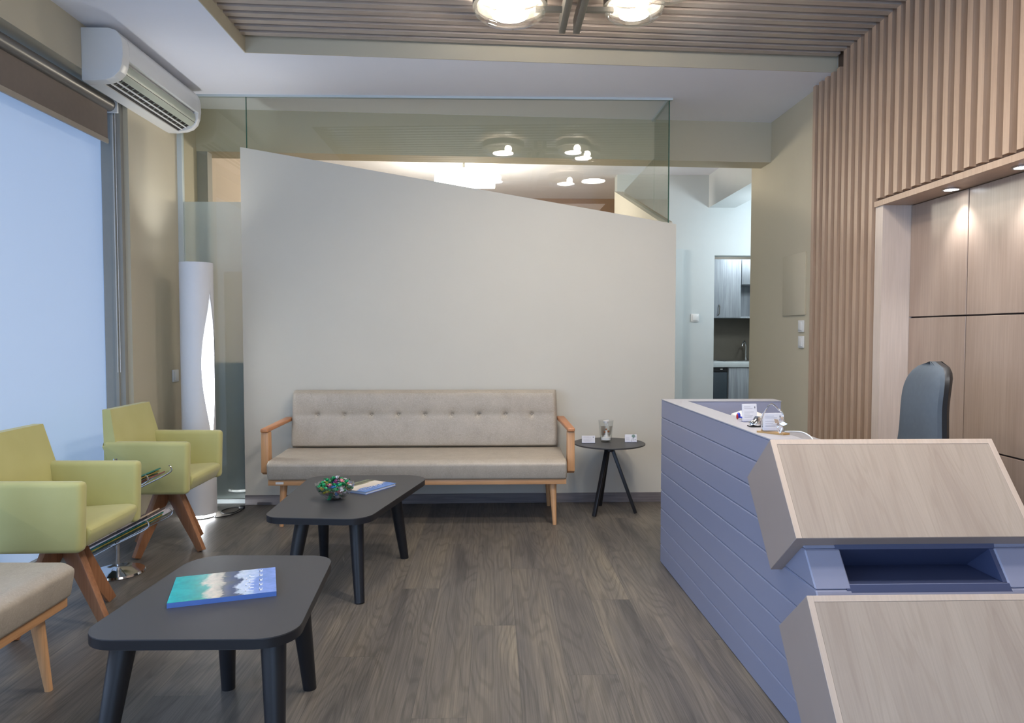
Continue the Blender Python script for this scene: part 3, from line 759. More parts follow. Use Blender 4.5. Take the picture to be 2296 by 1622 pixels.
coffee_table('black coffee table with a glass bowl of sweets, in front of the sofa',
    [(-1.085*K, 3.33*K), (-.595*K, 3.28*K), (-.375*K, 4.30*K), (-1.10*K, 4.30*K)], [.085, .11, .13, .11],
    [(-.90, 3.36, -.955, 3.27), (-.655, 3.36, -.622, 3.262), (-.545, 3.86, -.497, 3.915), (-.93, 3.86, -.942, 3.925)])
coffee_table('black coffee table nearest the viewer with one picture book',
    [(-1.19*K, 2.0*K), (-.565*K, 1.995*K), (-.62*K, 2.745*K), (-1.15*K, 2.765*K)], [.10, .10, .09, .12],
    [(-1.04, 2.0, -1.085, 1.93), (-.625, 2.0, -.60, 1.93), (-.665, 2.40, -.648, 2.472), (-.915, 2.42, -.934, 2.48)])

# =================================================================== SIDE TABLE
t = thing('side_table', 'small round black side table on three splayed legs right of the sofa', 'side table', (.793, 4.885, 0))
bm = BM(); bm_lathe(bm, [(.05, .474), (.235, .474), (.246, .478), (.247, .484), (.245, .486), (.0005, .486)], .793, 4.885, 0, 64); obj('tabletop', bm, 'black', t, True, True)
bm = BM(); bm_lathe(bm, [(.028, .425), (.034, .43), (.034, .474)], .793, 4.885, 0, 20); obj('hub', bm, 'blackleg', t, True, True)
for fx, fy in ((.674, 4.761), (.759, 5.068), (.973, 4.848)):
    d = Vector((fx-.793, fy-4.885, 0)).normalized()
    bm = BM(); bm_taperbar(bm, (.793+d.x*.012, 4.885+d.y*.012, .472), (fx, fy, .004), (.030, .024), (.026, .022), (d.y, -d.x, 0), bev=.004)
    for v in bm.verts: v.co.z = min(max(v.co.z, 0), .473)
    obj('leg', bm, 'blackleg', t, True, True)
TZ = .486
def card_holder(name, label, x, y, z, wd, hg, rz, group=None, art=False, stand=True, base=True):
    t = thing(name, label, 'card holder', (x, y, z), rz)
    if base:
        bm = BM(); bm_box(bm, -wd/2-.002, wd/2+.002, -.012, .016, 0, .003); bm_box(bm, -wd/2-.002, wd/2+.002, -.012, -.010, 0, .012)
        bm_prism(bm, [(-wd/2-.002, .003, .003), (-wd/2-.002, .005, .003), (-wd/2-.002, .013, hg*.9), (-wd/2-.002, .011, hg*.9)], (wd+.004, 0, 0))
        obj('stand', bm, 'acrylic', t)
    # stack of cards stands inside: leaning slightly back
    tilt = .12
    cards = thing('business_cards', 'stack of '+label.split('holder with ')[1].replace('white cards', 'white business cards')+', in its holder', 'cards', (x, y, z+.0035), rz)
    def q(u, v, off): return (u, -.004 + v*tilt - off, v)
    bm = BM(); bm_prism(bm, [(-wd/2, -.004, 0), (-wd/2, .003, 0), (-wd/2, .003+hg*tilt, hg), (-wd/2, -.004+hg*tilt, hg)], (wd, 0, 0)); obj('card_stack', bm, 'paper', cards)
    def mark(u0, u1, v0, v1, mat, nm='printed_line'):
        bm = BM(); bm_prism(bm, [q(u0, v0, .0004), q(u1, v0, .0004), q(u1, v1, .0004), q(u0, v1, .0004)], (0, .0003, 0)); obj(nm, bm, mat, cards)
    if art:
        bm = BM(); bm_prism(bm, [q(wd*.22+math.cos(a)*wd*.15, hg*.78+math.sin(a)*wd*.15*.9, .0005) for a in [2*PI*i/20 for i in range(20)]], (0, .0003, 0)); obj('printed_leaf', bm, 'green_ink', cards)
        for pl in ([(.22,.78),(.24,.5),(.22,.2)], [(.24,.5),(.10,.42),(.04,.05)], [(.22,.62),(.38,.66),(.45,.66)], [(.30,.30),(.44,.34)]):
            for (a0, b0), (a1, b1) in zip(pl, pl[1:]):
                bm = BM(); bm_tube(bm, [q(a0*wd, b0*hg, .0008), q(a1*wd, b1*hg, .0008)], .0008, 5); obj('printed_stem', bm, 'inkdark', cards)
        for r_ in (.62, .55, .42, .35, .28): mark(-wd*.42, -wd*.12, hg*r_, hg*(r_+.02), 'ink')
    else:
        mark(wd*.34, wd*.39, hg*.74, hg*.86, 'inkdark', 'printed_mark')
        for r_, l in ((.82,.05), (.72,.2), (.52,.28), (.40,.0), (.30,.2), (.22,.12)): mark(-wd*.40, l*wd, hg*r_, hg*(r_+.03), 'ink')
    return t
card_holder('card_holder', 'clear acrylic holder with business cards left of the glass candle holder', .647, 4.86, TZ, .090, .048, 0)
card_holder('card_holder', 'clear acrylic holder with business cards showing a green leaf, right on the round table', .945, 4.89, TZ, .082, .052, 0, art=True)
t = thing('candle_holder', 'clear glass candle holder filled with twigs on the round side table', 'candle holder', (.778, 4.93, TZ))
bm = BM(); bm_lathe(bm, [(.034, 0), (.040, .004), (.040, .012), (.052, .147), (.053, .150), (.050, .150), (.037, .018), (.0005, .014)], .778, 4.93, TZ, 40); obj('glass_body', bm, 'clear', t, True, True)
bm = BM(); bm_lathe(bm, [(.0005, .014), (.034, .016), (.033, .03), (.020, .036), (.012, .055), (.008, .075), (.0005, .082)], .778, 4.93, TZ, 32); obj('white_figure', bm, 'wax', t, True, True)
bm = BM(); bm_lathe(bm, [(.0005, .128), (.016, .130), (.020, .146), (.0005, .149)], .778, 4.93, TZ, 24); obj('tealight', bm, 'wax', t, True, True)
bm = BM(); bm_ball(bm, (.793, 4.915, TZ+.074), .007); bm_ball(bm, (.766, 4.915, TZ+.07), .006); bm_ball(bm, (.779, 4.925, TZ+.088), .006); obj('dried_berries', bm, 'cone', t, True, True)
bm = BM()
for (bx, lean) in ((.752, -.05), (.760, .1), (.797, .3)):
    z0 = TZ+.03; top = (bx+lean*.05, 4.92, TZ+.112)
    bm_tube(bm, [(bx, 4.92, z0), top], .0014, 5)
    for q_ in range(7):
        f = .2+.11*q_; px, pz = bx+(top[0]-bx)*f, z0+(top[2]-z0)*f
        for s in (-1, 1): bm_tube(bm, [(px, 4.92, pz), (px+s*.011, 4.92-.003, pz+.010)], .0016, 5)
obj('twigs', bm, 'twig', t, True, True)

# =================================================================== FLOOR LAMP
t = thing('floor_lamp', 'tall white tube floor lamp with a glowing leaf-shaped slot', 'floor lamp', (-1.992, 4.845, 0))
R = .106; bm = BM(); nz = 120; nth = 72
cam_ang = math.atan2(-4.845, 1.992); slot = cam_ang + math.radians(50)
def half(z):
    zlo, zhi, zm = .50, 1.53, 1.02
    if z <= zlo or z >= zhi: return 0
    f = (z-zlo)/(zm-zlo) if z < zm else (zhi-z)/(zhi-zm)
    return math.radians(38)*math.sin(PI/2*f)**1.25
for rr in (R, R-.004):
    prev = None
    for j in range(nz+1):
        z = .028 + (1.712-.028)*j/nz; h = max(half(z), .0005)
        row = [bm.verts.new((-1.992+rr*math.cos(slot+h+(2*PI-2*h)*i/nth), 4.845+rr*math.sin(slot+h+(2*PI-2*h)*i/nth), z)) for i in range(nth+1)]
        if prev:
            for i in range(nth): bm.faces.new((prev[i], prev[i+1], row[i+1], row[i]))
        prev = row
obj('tube', bm, 'lampwhite', t, True, True)
bm = BM(); bm_tube(bm, [(-1.992, 4.845, .07), (-1.992, 4.845, 1.20)], .019, 16); obj('light_tube', bm, 'fluor', t, True, True)
bm = BM(); bm_lathe(bm, [(.098, .005), (.098, .008), (.02, .008)], -1.992, 4.845, 0, 32)
for a in (0, 2.1, 4.2): bm_tube(bm, [(-1.992+.1*math.cos(a), 4.845+.1*math.sin(a), .004), (-1.992+.1*math.cos(a), 4.845+.1*math.sin(a), .034)], .004, 6)
obj('base', bm, 'white', t, True, True)
spot('floor_lamp_uplight', (-1.992, 4.845, 1.58), 19, (.93,.96,1.0), 110, .9, .06, (PI, 0, 0))
point('floor_lamp_foot_light', (-1.992, 4.845, .022), .008, 3.5, (.93,.97,1.0))
bm = BM(); pts = []
def bez(pts, n=40):
    out = []
    for i in range(n+1):
        u = i/n*(len(pts)-1); k_ = min(int(u), len(pts)-2); f = u-k_
        p0 = Vector(pts[max(k_-1, 0)]); p1 = Vector(pts[k_]); p2 = Vector(pts[k_+1]); p3 = Vector(pts[min(k_+2, len(pts)-1)])
        out.append(.5*((2*p1)+(-p0+p2)*f+(2*p0-5*p1+4*p2-p3)*f*f+(-p0+3*p1-3*p2+p3)*f**3))
    return out
bm_tube(bm, bez([(-1.905,4.86,.004),(-1.87,4.80,.004),(-1.80,4.86,.004),(-1.77,4.98,.004),(-1.80,5.07,.004),(-1.87,5.06,.004),(-1.90,4.98,.004),(-1.86,4.90,.006),(-1.80,4.93,.004),(-1.79,5.02,.004)], 80), .0035, 6)
tag(obj('power_cable', bm, 'cable', None, True), 'black power cable curled on the floor behind the white floor lamp', 'cable')
t = thing('power_plug', 'black inline switch on the curled lamp cable', 'plug', (-1.785, 5.03, 0))
box('body', (-1.80, -1.765, 5.025, 5.06, .0, .022), 'dark', t, bev=.004)

# =================================================================== MAGAZINE RACK
t = thing('magazine_rack', 'chrome magazine rack with two slanted trays between the lime armchairs', 'magazine rack', (-1.95, 3.70, 0))
bm = BM(); bm_lathe(bm, [(.125, 0), (.130, .006), (.125, .016), (.05, .024), (.014, .034)], -1.95, 3.70, 0, 40); obj('base', bm, 'chrome', t, True, True)
bm = BM(); bm_tube(bm, [(-1.95, 3.70, .03), (-1.95, 3.70, .60)], .011, 12); obj('pole', bm, 'chrome', t, True, True)
def tray(z0):
    for s in (1,):
        bm = BM(); bm_prism(bm, [(-2.05, 3.57, z0), (-1.725, 3.57, z0+.167), (-1.727, 3.57, z0+.171), (-2.052, 3.57, z0+.004)], (0, .25, 0)); obj('tray', bm, 'acrylic', t, world=True)
    for yy in (3.565, 3.825):
        bm = BM(); bm_tube(bm, bez([(-2.075, yy, z0+.06), (-2.07, yy, z0+.01), (-2.045, yy, z0-.006), (-1.89, yy, z0+.074), (-1.74, yy, z0+.150), (-1.722, yy, z0+.178), (-1.735, yy, z0+.195)], 30), .0035, 8); obj('side_rod', bm, 'chrome', t, True, True)
tray(.115); tray(.345)
mag_cols = [srgb(60,74,60), srgb(170,150,60), srgb(40,120,110), srgb(205,200,205), srgb(70,60,60), srgb(200,180,160), srgb(120,60,50)]
def magazine(i, z0, off, ext, label, group):
    d = Vector((.33, 0, .17)).normalized(); nrm = Vector((-.17, 0, .33)).normalized()
    o = Vector((-2.045, 3.59 + .004*(i%3), z0+.006)) + nrm*off
    bm = BM(); L = ext; hh = .007
    bm_prism(bm, [o, o+d*L, o+d*L+nrm*hh, o+nrm*hh], (0, .20+.006*(i%2), 0))
    nm = 'magazine_%d' % 0
    m_ = plain('magazine_cover_'+'abcdefghijklmnop'[i], mag_cols[i % 7], .35, var=.25, nscale=30)
    ob = obj('magazine', bm, m_); tag(ob, label, 'magazine', group); return ob
for i in range(6): magazine(i, .115, .001+i*.009, .36 - .012*((i*3)%4), 'magazine in the lower slanted tray of the chrome rack', 'magazines in the lower rack tray')
for i in range(4): magazine(6+i, .345, .001+i*.009, .345 - .014*((i*3)%4), 'magazine in the upper slanted tray of the chrome rack', 'magazines in the upper rack tray')

# =================================================================== BOOKS
def sea_cover():
    m, nt, bs = new_mat('sea_and_beach_cover')
    tc = nt.nodes.new('ShaderNodeTexCoord'); sep = nt.nodes.new('ShaderNodeSeparateXYZ'); nt.links.new(tc.outputs['Object'], sep.inputs[0])
    n1 = noise(nt, tc.outputs['Object'], 14, 4, .6)
    ma = nt.nodes.new('ShaderNodeMath'); ma.operation = 'MULTIPLY_ADD'; ma.inputs[1].default_value = .13; nt.links.new(n1, ma.inputs[0]); nt.links.new(sep.outputs['X'], ma.inputs[2])
    mr = nt.nodes.new('ShaderNodeMapRange'); mr.inputs[1].default_value = -.17+.065; mr.inputs[2].default_value = .17+.065; nt.links.new(ma.outputs[0], mr.inputs[0])
    c = ramp(nt, mr.outputs[0], [(0, srgb(40,190,200)), (.30, srgb(30,160,150)), (.36, srgb(226,214,196)), (.47, srgb(190,180,165)), (.50, srgb(90,96,110)), (.62, srgb(70,84,120)), (.655, srgb(214,224,240)), (.76, srgb(190,206,240)), (.80, srgb(140,164,226)), (1, srgb(126,154,224))])
    n2 = noise(nt, tc.outputs['Object'], 40, 4, .6)
    nt.links.new(mixc(nt, c, ramp(nt, n2, [(.35, (.72,.80,.80,1)), (.6, (1,1,1,1))]), 1, 'MULTIPLY'), bs.inputs['Base Color']); bs.inputs['Roughness'].default_value = .25
    return m
M['sea'] = sea_cover()
M['bookblue'] = plain('blue_book_edge', srgb(86,120,190), .4)
M['pages'] = plain('paper_pages', srgb(206,214,226), .7)
M['lettering'] = plain('white_lettering', srgb(226,232,244), .5)
kz = (1.25-.436)/(1.25-.40)
corn = [Vector((x*kz, y*kz)) for x, y in ((-1.018, 2.235), (-.708, 2.332), (-.801, 2.571), (-1.114, 2.470))]
cb = sum(corn, Vector((0, 0)))/4; dirx = (corn[1]-corn[0]+corn[2]-corn[3]); ang = math.atan2(dirx.y, dirx.x); bl = dirx.length/2; bw = ((corn[3]-corn[0]).length+(corn[2]-corn[1]).length)/2
bk = thing('book', 'picture book with a turquoise sea and beach cover on the nearest black coffee table', 'book', (cb.x, cb.y, .42), ang)
box('pages', (-bl/2+.003, bl/2-.003, -bw/2+.002, bw/2-.003, .0015, .0135), 'pages', bk, world=False)
box('back_cover', (-bl/2, bl/2, -bw/2, bw/2, 0, .0015), 'bookblue', bk, world=False)
box('spine', (-bl/2, bl/2, -bw/2-.001, -bw/2+.001, 0, .015), 'bookblue', bk, world=False)
cv = box('front_cover', (-bl/2, bl/2, -bw/2, bw/2, .0135, .015), 'sea', bk, world=False)
bm = BM()
for i in range(5):   # pale unreadable lettering running down the right end
    yy = -bw*.40 + i*bw*.19
    bm_box(bm, bl*.335, bl*.365, yy, yy+bw*.06, .0151, .0153); bm_box(bm, bl*.335, bl*.342, yy, yy+bw*.11, .0151, .0153); bm_box(bm, bl*.36, bl*.367, yy+bw*.03, yy+bw*.10, .0151, .0153)
for i in range(6):
    yy = -bw*.38 + i*bw*.11
    bm_box(bm, bl*.20, bl*.285, yy, yy+bw*.022, .0151, .0153); bm_box(bm, bl*.20+.01*(i%2), bl*.212+.01*(i%2), yy, yy+bw*.085, .0151, .0153)
obj('cover_lettering', bm, 'lettering', cv)
def beach_cover():
    m, nt, bs = new_mat('blue_and_sand_cover')
    tc = nt.nodes.new('ShaderNodeTexCoord'); sep = nt.nodes.new('ShaderNodeSeparateXYZ'); nt.links.new(tc.outputs['Object'], sep.inputs[0])
    n1 = noise(nt, tc.outputs['Object'], 18, 3, .5)
    ma = nt.nodes.new('ShaderNodeMath'); ma.operation = 'MULTIPLY_ADD'; ma.inputs[1].default_value = .05; nt.links.new(n1, ma.inputs[0]); nt.links.new(sep.outputs['Y'], ma.inputs[2])
    mr = nt.nodes.new('ShaderNodeMapRange'); mr.inputs[1].default_value = -.12+.025; mr.inputs[2].default_value = .12+.025; nt.links.new(ma.outputs[0], mr.inputs[0])
    c = ramp(nt, mr.outputs[0], [(0, srgb(96,140,214)), (.36, srgb(84,126,196)), (.40, srgb(216,204,190)), (.66, srgb(232,222,206)), (.72, srgb(120,116,80)), (.84, srgb(70,76,56)), (1, srgb(190,200,150))])
    nt.links.new(c, bs.inputs['Base Color']); bs.inputs['Roughness'].default_value = .25; return m
M['beach'] = beach_cover()
# far book: corner nearest the viewer at px (820,1103)
kz = (1.25-.436)/(1.25-.40)
A = Vector((-.685, 3.789))*kz; B = Vector((-.554, 4.011))*kz; D = Vector((-.80, 3.90))*kz
ux = (B-A).normalized(); ang = math.atan2(ux.y, ux.x); L = (B-A).length; Wd = .20
ctr = A + ux*L/2 + Vector((-ux.y, ux.x))*Wd/2
bk = thing('book', 'blue and sand coloured picture book beside the bowl of sweets', 'book', (ctr.x, ctr.y, .42), ang)
L += .0
box('pages', (-L/2+.003, L/2-.003, -Wd/2+.003, Wd/2-.003, .0015, .0125), 'pages', bk, world=False)
box('back_cover', (-L/2, L/2, -Wd/2, Wd/2, 0, .0015), 'bookblue', bk, world=False)
cv = box('front_cover', (-L/2, L/2, -Wd/2, Wd/2, .0125, .014), 'beach', bk, world=False)
bm = BM()
for i in range(9):
    xx = -L*.40 + i*L*.085
    bm_box(bm, xx, xx+.004, -Wd*.30, -Wd*.20, .0141, .0143); bm_box(bm, xx, xx+.012, -Wd*.22, -Wd*.20, .0141, .0143); bm_box(bm, xx+.010*(i%2), xx+.004+.010*(i%2), -Wd*.27, -Wd*.21, .0141, .0143)
obj('cover_lettering', bm, 'lettering', cv)

# =================================================================== BOWL OF SWEETS
bx, by = -.825*K, 3.683*K
t = thing('glass_bowl', 'cut glass bowl heaped with wrapped sweets on the farther black coffee table', 'bowl', (bx, by, .42))
bm = BM(); n = 48
prof_o = [(.0005,0),(.035,0),(.045,.006),(.070,.030),(.088,.055),(.096,.078)]; prof_i = [(.093,.078),(.084,.056),(.066,.032),(.042,.010),(.0005,.006)]
rings = []
for idx, (r, z) in enumerate(prof_o+prof_i):
    ring = []
    for i in range(n):
        th = 2*PI*i/n; rip = 1+.03*math.cos(12*th)*min(1, r/.07); zz = z + (.004*math.cos(12*th) if z > .07 else 0)
        ring.append(bm.verts.new((bx+r*rip*math.cos(th), by+r*rip*math.sin(th), .42+zz)))
    rings.append(ring)
for a, b_ in zip(rings, rings[1:]):
    for i in range(n): bm.faces.new((a[i], a[(i+1)%n], b_[(i+1)%n], b_[i]))
M['cutglass'] = thin_glass('cut_glass', (.96,.97,.98,1), .02, 1.5, .16)
obj('bowl_body', bm, 'cutglass', t, True, True)
foils = {'green': srgb(20,150,90), 'dark green': srgb(24,100,60), 'blue': srgb(60,130,190), 'silver': srgb(214,212,218), 'gold': srgb(190,180,50), 'pink': srgb(214,130,140), 'purple': srgb(110,40,90)}
protos = {}
for cname, col in foils.items():
    mm = plain('foil_'+cname.replace(' ', '_'), col, .22, .25, .1, 60, bmp=.5, bscale=250)
    bm = BM(); bm_ball(bm, (0, 0, 0), .0105, 1.25, .9, .85, 12)
    for s in (-1, 1):
        c0 = bm.verts.new((s*.011, 0, 0)); fan = []
        for k_ in range(7):
            a = -.9+.3*k_; fan.append(bm.verts.new((s*(.011+.012*math.cos(a)), .013*math.sin(a), .003*(-1)**k_)))
        for k_ in range(6): bm.faces.new((c0, fan[k_], fan[k_+1]))
    me = bpy.data.meshes.new('wrapped_sweet'); bm.to_mesh(me); bm.free(); me.materials.append(mm)
    me.polygons.foreach_set('use_smooth', [True]*len(me.polygons)); protos[cname] = me
spots = []
rnd = random.Random(3)
for layer, (zl, rl, cnt) in enumerate(((.018, .034, 6), (.034, .052, 11), (.050, .066, 15), (.066, .076, 18), (.082, .060, 13), (.096, .036, 7), (.108, .012, 2))):
    for i in range(cnt):
        a = 2*PI*i/cnt + layer*.5 + rnd.uniform(-.1, .1); rr = rl*(1 if i % 3 else .55)
        spots.append((rr*math.cos(a), rr*math.sin(a), zl+rnd.uniform(-.002, .003)))
order = ['green','silver','gold','green','blue','silver','pink','dark green','green','silver','purple','gold','green','pink']
for i, (sx, sy, sz) in enumerate(spots):
    if rnd.random() < .5: cname = order[i % len(order)]
    else: cname = rnd.choice(['green','dark green','silver','blue','green','pink','silver','gold'])
    o = bpy.data.objects.new('wrapped_sweet', protos[cname]); C.objects.link(o)
    o.location = (bx+sx, by+sy, .42+sz); o.rotation_euler = (rnd.uniform(-.5,.5), rnd.uniform(-.5,.5), rnd.uniform(0, PI))
    tag(o, '%s foil wrapped sweet in the cut glass bowl' % cname, 'sweet', '%s sweets in the glass bowl' % cname)

# =================================================================== RECEPTION DESK
dk = thing('reception_desk', 'lavender grey reception desk with horizontal grooves and slanted pale wood blocks', 'reception desk', (1.2, 2.9, 0))
HT = .884
slope_y = lambda z: 2.142 + (z-.625)*.77
xl = lambda y: .903 + (3.82-y)*(.945-.903)/(3.82-1.9)   # left face, very slightly skewed
def side_board(bm, x_off0, x_off1, z0, z1, yb, inset=0, fixed=None):
    ya0, ya1 = slope_y(z0)+inset, slope_y(z1)+inset
    def X_(y, o): return (fixed[0] if o == 0 else fixed[1]) if fixed else xl(y)+(x_off0 if o == 0 else x_off1)
    vs = []
    for o in (0, 1):
        vs.append([bm.verts.new((X_(ya0, o), ya0, z0)), bm.verts.new((X_(yb, o), yb, z0)), bm.verts.new((X_(yb, o), yb, z1)), bm.verts.new((X_(ya1, o), ya1, z1))])
    a, b_ = vs; fs = [bm.faces.new(a[::-1]), bm.faces.new(b_)] + [bm.faces.new((a[i], a[(i+1)%4], b_[(i+1)%4], b_[i])) for i in range(4)]
    return fs
PIT = .0985; edges = [0]
zz = HT - PIT*9 + .0
lv = [HT - .0955 - PIT*i for i in range(8)]          # groove heights
levels = [HT] + lv + [0]
bm = BM()
for hi_, lo_ in zip(levels, levels[1:]):
    fs = side_board(bm, 0, .108, lo_+.0006, hi_-.0006 if hi_ != HT else hi_, 3.82)
    bmesh.ops.bevel(bm, geom=list({e for f in fs for e in f.edges}), offset=.0038, segments=1, profile=.5, affect='EDGES')
side_board(bm, .006, .102, 0, HT-.004, 3.812, inset=.008)
obj('side_panel', bm, 'desk', dk, world=True)
lv2 = [.755] + [l for l in levels if l < .74]
bm = BM()
for hi_, lo_ in zip(lv2, lv2[1:]):
    fs = side_board(bm, 0, 0, lo_+.0006, hi_-.0006, 2.50, fixed=(1.525, 1.634))
    bmesh.ops.bevel(bm, geom=list({e for f in fs for e in f.edges}), offset=.0038, segments=1, profile=.5, affect='EDGES')
side_board(bm, 0, 0, 0, .75, 2.492, inset=.008, fixed=(1.531, 1.628))
obj('side_panel', bm, 'desk', dk, world=True)
bm = BM(); bm_box(bm, 1.008, 1.51, 3.71, 3.82, 0, HT, bev=.002); obj('return_panel', bm, 'desk', dk, True, True)
bm = BM()   # top faces, their sheen painted as a paler lacquer
vs = [(xl(3.82)-.001, 3.822), (1.512, 3.822), (1.512, 3.708), (xl(3.71)+.110, 3.708), (xl(2.37)+.110, 2.368), (xl(2.37)-.001, 2.368)]
bm_prism(bm, [(x, y, HT+.0003) for x, y in vs], (0, 0, .004)); obj('top_cap', bm, 'desktop', dk, world=True)
bm = BM(); bm_box(bm, 1.03, 1.60, 2.62, 3.705, .70, .725, bev=.002); obj('worktop', bm, 'desktop', dk, True, True)
# shelf carcass between the panels
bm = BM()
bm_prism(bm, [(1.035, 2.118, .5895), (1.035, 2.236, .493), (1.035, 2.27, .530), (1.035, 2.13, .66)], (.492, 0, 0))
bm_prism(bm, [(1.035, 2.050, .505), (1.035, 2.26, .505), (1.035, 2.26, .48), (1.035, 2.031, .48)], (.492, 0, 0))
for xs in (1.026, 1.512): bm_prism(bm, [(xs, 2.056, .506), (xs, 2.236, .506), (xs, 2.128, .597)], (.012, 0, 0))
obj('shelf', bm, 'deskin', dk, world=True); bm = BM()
bm_prism(bm, [(1.035, 2.029, .478), (1.035, 2.052, .506), (1.035, 2.058, .500), (1.035, 2.04, .478)], (.492, 0, 0)); obj('shelf_lip', bm, 'desk', dk, world=True); bm = BM()
bm_prism(bm, [(1.035, 2.031, .479), (1.035, 2.05, .479), (1.035, 1.70, .02), (1.035, 1.68, .02)], (.492, 0, 0))
obj('apron_panel', bm, 'desk', dk, world=True)
def wood_block(A, B, Cc, D, x0, x1):
    """A top, B back, C bottom, D front lower corner, as (y, z)"""
    bm = BM(); bm_prism(bm, [(x0, *p) for p in (A, B, Cc, D)], (x1-x0, 0, 0), bev=.0015, seg=1)
    b = obj('wood_block', bm, 'boxside', dk, True, True)
    Av, Dv = Vector((0, *A)), Vector((0, *D)); e = (Dv-Av).normalized(); nrm = Vector((0, e.z, -e.y))
    if nrm.y > 0: nrm = -nrm
    Ln = (Dv-Av).length; th = .0025; ew = .018
    root = bpy.data.objects.new('tmp', None)
    def slab(u0, u1, s0, s1, mat, nm, lift, lab=None):
        # build in a flat local frame so the grain follows the board
        o = bpy.data.objects.new(nm, bpy.data.meshes.new(nm)); C.objects.link(o)
        bm = BM(); bm_box(bm, u0, u1, s0, s1, 0, lift, bev=.0006, seg=1); bmesh.ops.recalc_face_normals(bm, faces=bm.faces[:]); bm.to_mesh(o.data); bm.free()
        o.data.materials.append(M[mat]); o.parent = b
        mx = Matrix(((1, 0, 0, 0), (0, -e.y, nrm.y, Av.y), (0, -e.z, nrm.z, Av.z), (0, 0, 0, 1)))
        mx.col[3] = Vector((0, Av.y, Av.z, 1))
        inv = parent_matrix(dk).inverted() @ mx
        o.matrix_basis = inv
        if lab: o['label'] = lab
        return o
    slab(x0+ew+.0005, x1-ew-.0005, -Ln+.0005, -ew-.0005, 'boxwood', 'front_board', th*.7, 'pale washed wood board')
    slab(x0, x0+ew, -Ln, 0, 'boxedge', 'edging_strip', th); slab(x1-ew, x1, -Ln, 0, 'boxedge', 'edging_strip', th)
    slab(x0+ew, x1-ew, -ew, 0, 'boxedge', 'edging_strip', th)
    bpy.data.objects.remove(root)
wood_block((2.297,.898), (2.501,.734), (2.274,.476), (2.084,.634), .90, 1.636)
wood_block((2.008,.489), (2.202,.321), (1.99,.056), (1.812,.214), .90, 1.66)

# things on the desk
DZ = HT+.0045
card_holder('card_holder', 'holder with white cards behind the silver rock ornament on the desk', 1.030, 2.84, DZ, .060, .068, .12, base=True)
t = thing('silver_ornament', 'small faceted silver rock ornament on the desk edge', 'ornament', (1.0, 2.66, DZ))
bm = BM(); r_ = bmesh.ops.create_icosphere(bm, subdivisions=2, radius=1)
rr = random.Random(5)
for v in bm.verts:
    v.co = Vector((v.co.x*.027+.998, v.co.y*.02+2.69, DZ+max(0, (v.co.z*.5+.25)*.036*(1.4 if v.co.x > 0 else .8))))
    v.co += Vector((rr.uniform(-.003,.003), 0, rr.uniform(0,.006)))
for v in bm.verts: v.co.z = max(v.co.z, DZ)
obj('rock', bm, 'chrome', t, True, True)
box('foot', (.972, 1.025, 2.672, 2.71, DZ, DZ+.004), 'dark', t)
t = thing('wire_flower_ornament', 'chrome wire flower ornament on a golden wood base, standing on the desk', 'ornament', (1.0, 2.5, DZ))
bm = BM(); bm_prism(bm, [(.945, 2.535, DZ), (1.012, 2.462, DZ), (1.040, 2.475, DZ), (.975, 2.55, DZ)], (0,0,.006)); obj('base', bm, 'goldwood', t, world=True)
Q = lambda px, py, yy=2.5: (1108*0 + (px-1108)/1600*yy, yy, 1.25+(745-py)/1600*yy)
def wire(pp, r, nm='wire'):
    bm = BM(); bm_tube(bm, bez(pp, 26), r, 8); obj(nm, bm, 'chrome', t, True, True)
z5 = DZ+.006
wire([(.962, 2.53, z5), (.955, 2.52, z5+.035), (.962, 2.51, z5+.07), (.980, 2.50, z5+.100), (.992, 2.495, z5+.096), (1.004, 2.49, z5+.082)], .0024)
wire([(1.004, 2.49, z5+.082), (1.015, 2.488, z5+.074), (1.022, 2.485, z5+.055), (1.020, 2.485, z5+.03), (1.008, 2.482, z5)], .0030)
wire([(1.003, 2.47, z5), (.994, 2.468, z5+.018), (1.000, 2.468, z5+.030), (1.010, 2.468, z5+.022), (1.004, 2.468, z5+.002)], .0022)
for (a, b_) in (((1.0, .034), (.978, .052)), ((1.0, .034), (1.010, .062)), ((1.0, .034), (1.026, .034)), ((1.0, .034), (.986, .030))):
    bm = BM(); ax0 = Vector((a[0], 2.468, z5+a[1])); ax1 = Vector((b_[0], 2.462, z5+b_[1])); dd = ax1-ax0; s_ = Vector((0,1,0)).cross(dd.normalized())*dd.length*.28
    pl = [ax0, ax0+dd*.5+s_, ax1, ax0+dd*.5-s_]; bm_prism(bm, pl, (0, .0015, 0)); obj('petal', bm, 'chrome', t, True, True)
card_holder('card_holder', 'holder with white cards behind the chrome wire flower on the desk', 1.000, 2.525, DZ+.0065, .074, .060, .10, base=True)
t = thing('pen', 'blue and red pen on the desk left of the card holders', 'pen', (1.0, 2.9, DZ))
M['blue'] = plain('blue_plastic', srgb(40,60,180), .2); M['red'] = plain('red_plastic', srgb(170,30,30), .3)
bm = BM(); bm_ball(bm, (1.012, 2.92, DZ+.016), .008, 1, 1, 1.6, 14); obj('cap', bm, 'blue', t, True, True)
bm = BM(); bm_ball(bm, (1.006, 2.918, DZ+.012), .006, .8, 1, 2.0, 12); obj('clip', bm, 'red', t, True, True)
bm = BM(); bm_tube(bm, [(1.014, 2.92, DZ+.010), (1.040, 2.90, DZ+.004)], .0035, 8); obj('barrel', bm, 'blue', t, True, True)
t = thing('white_desk_device', 'white rounded device just showing behind the desk rim', 'device', (1.13, 3.15, .725))
bm = BM(); bm_lathe(bm, [(.07, 0), (.085, .02), (.085, .12), (.07, .158), (.035, .172), (.0005, .176)], 1.13, 3.14, .7255, 32); obj('housing', bm, 'white', t, True, True)
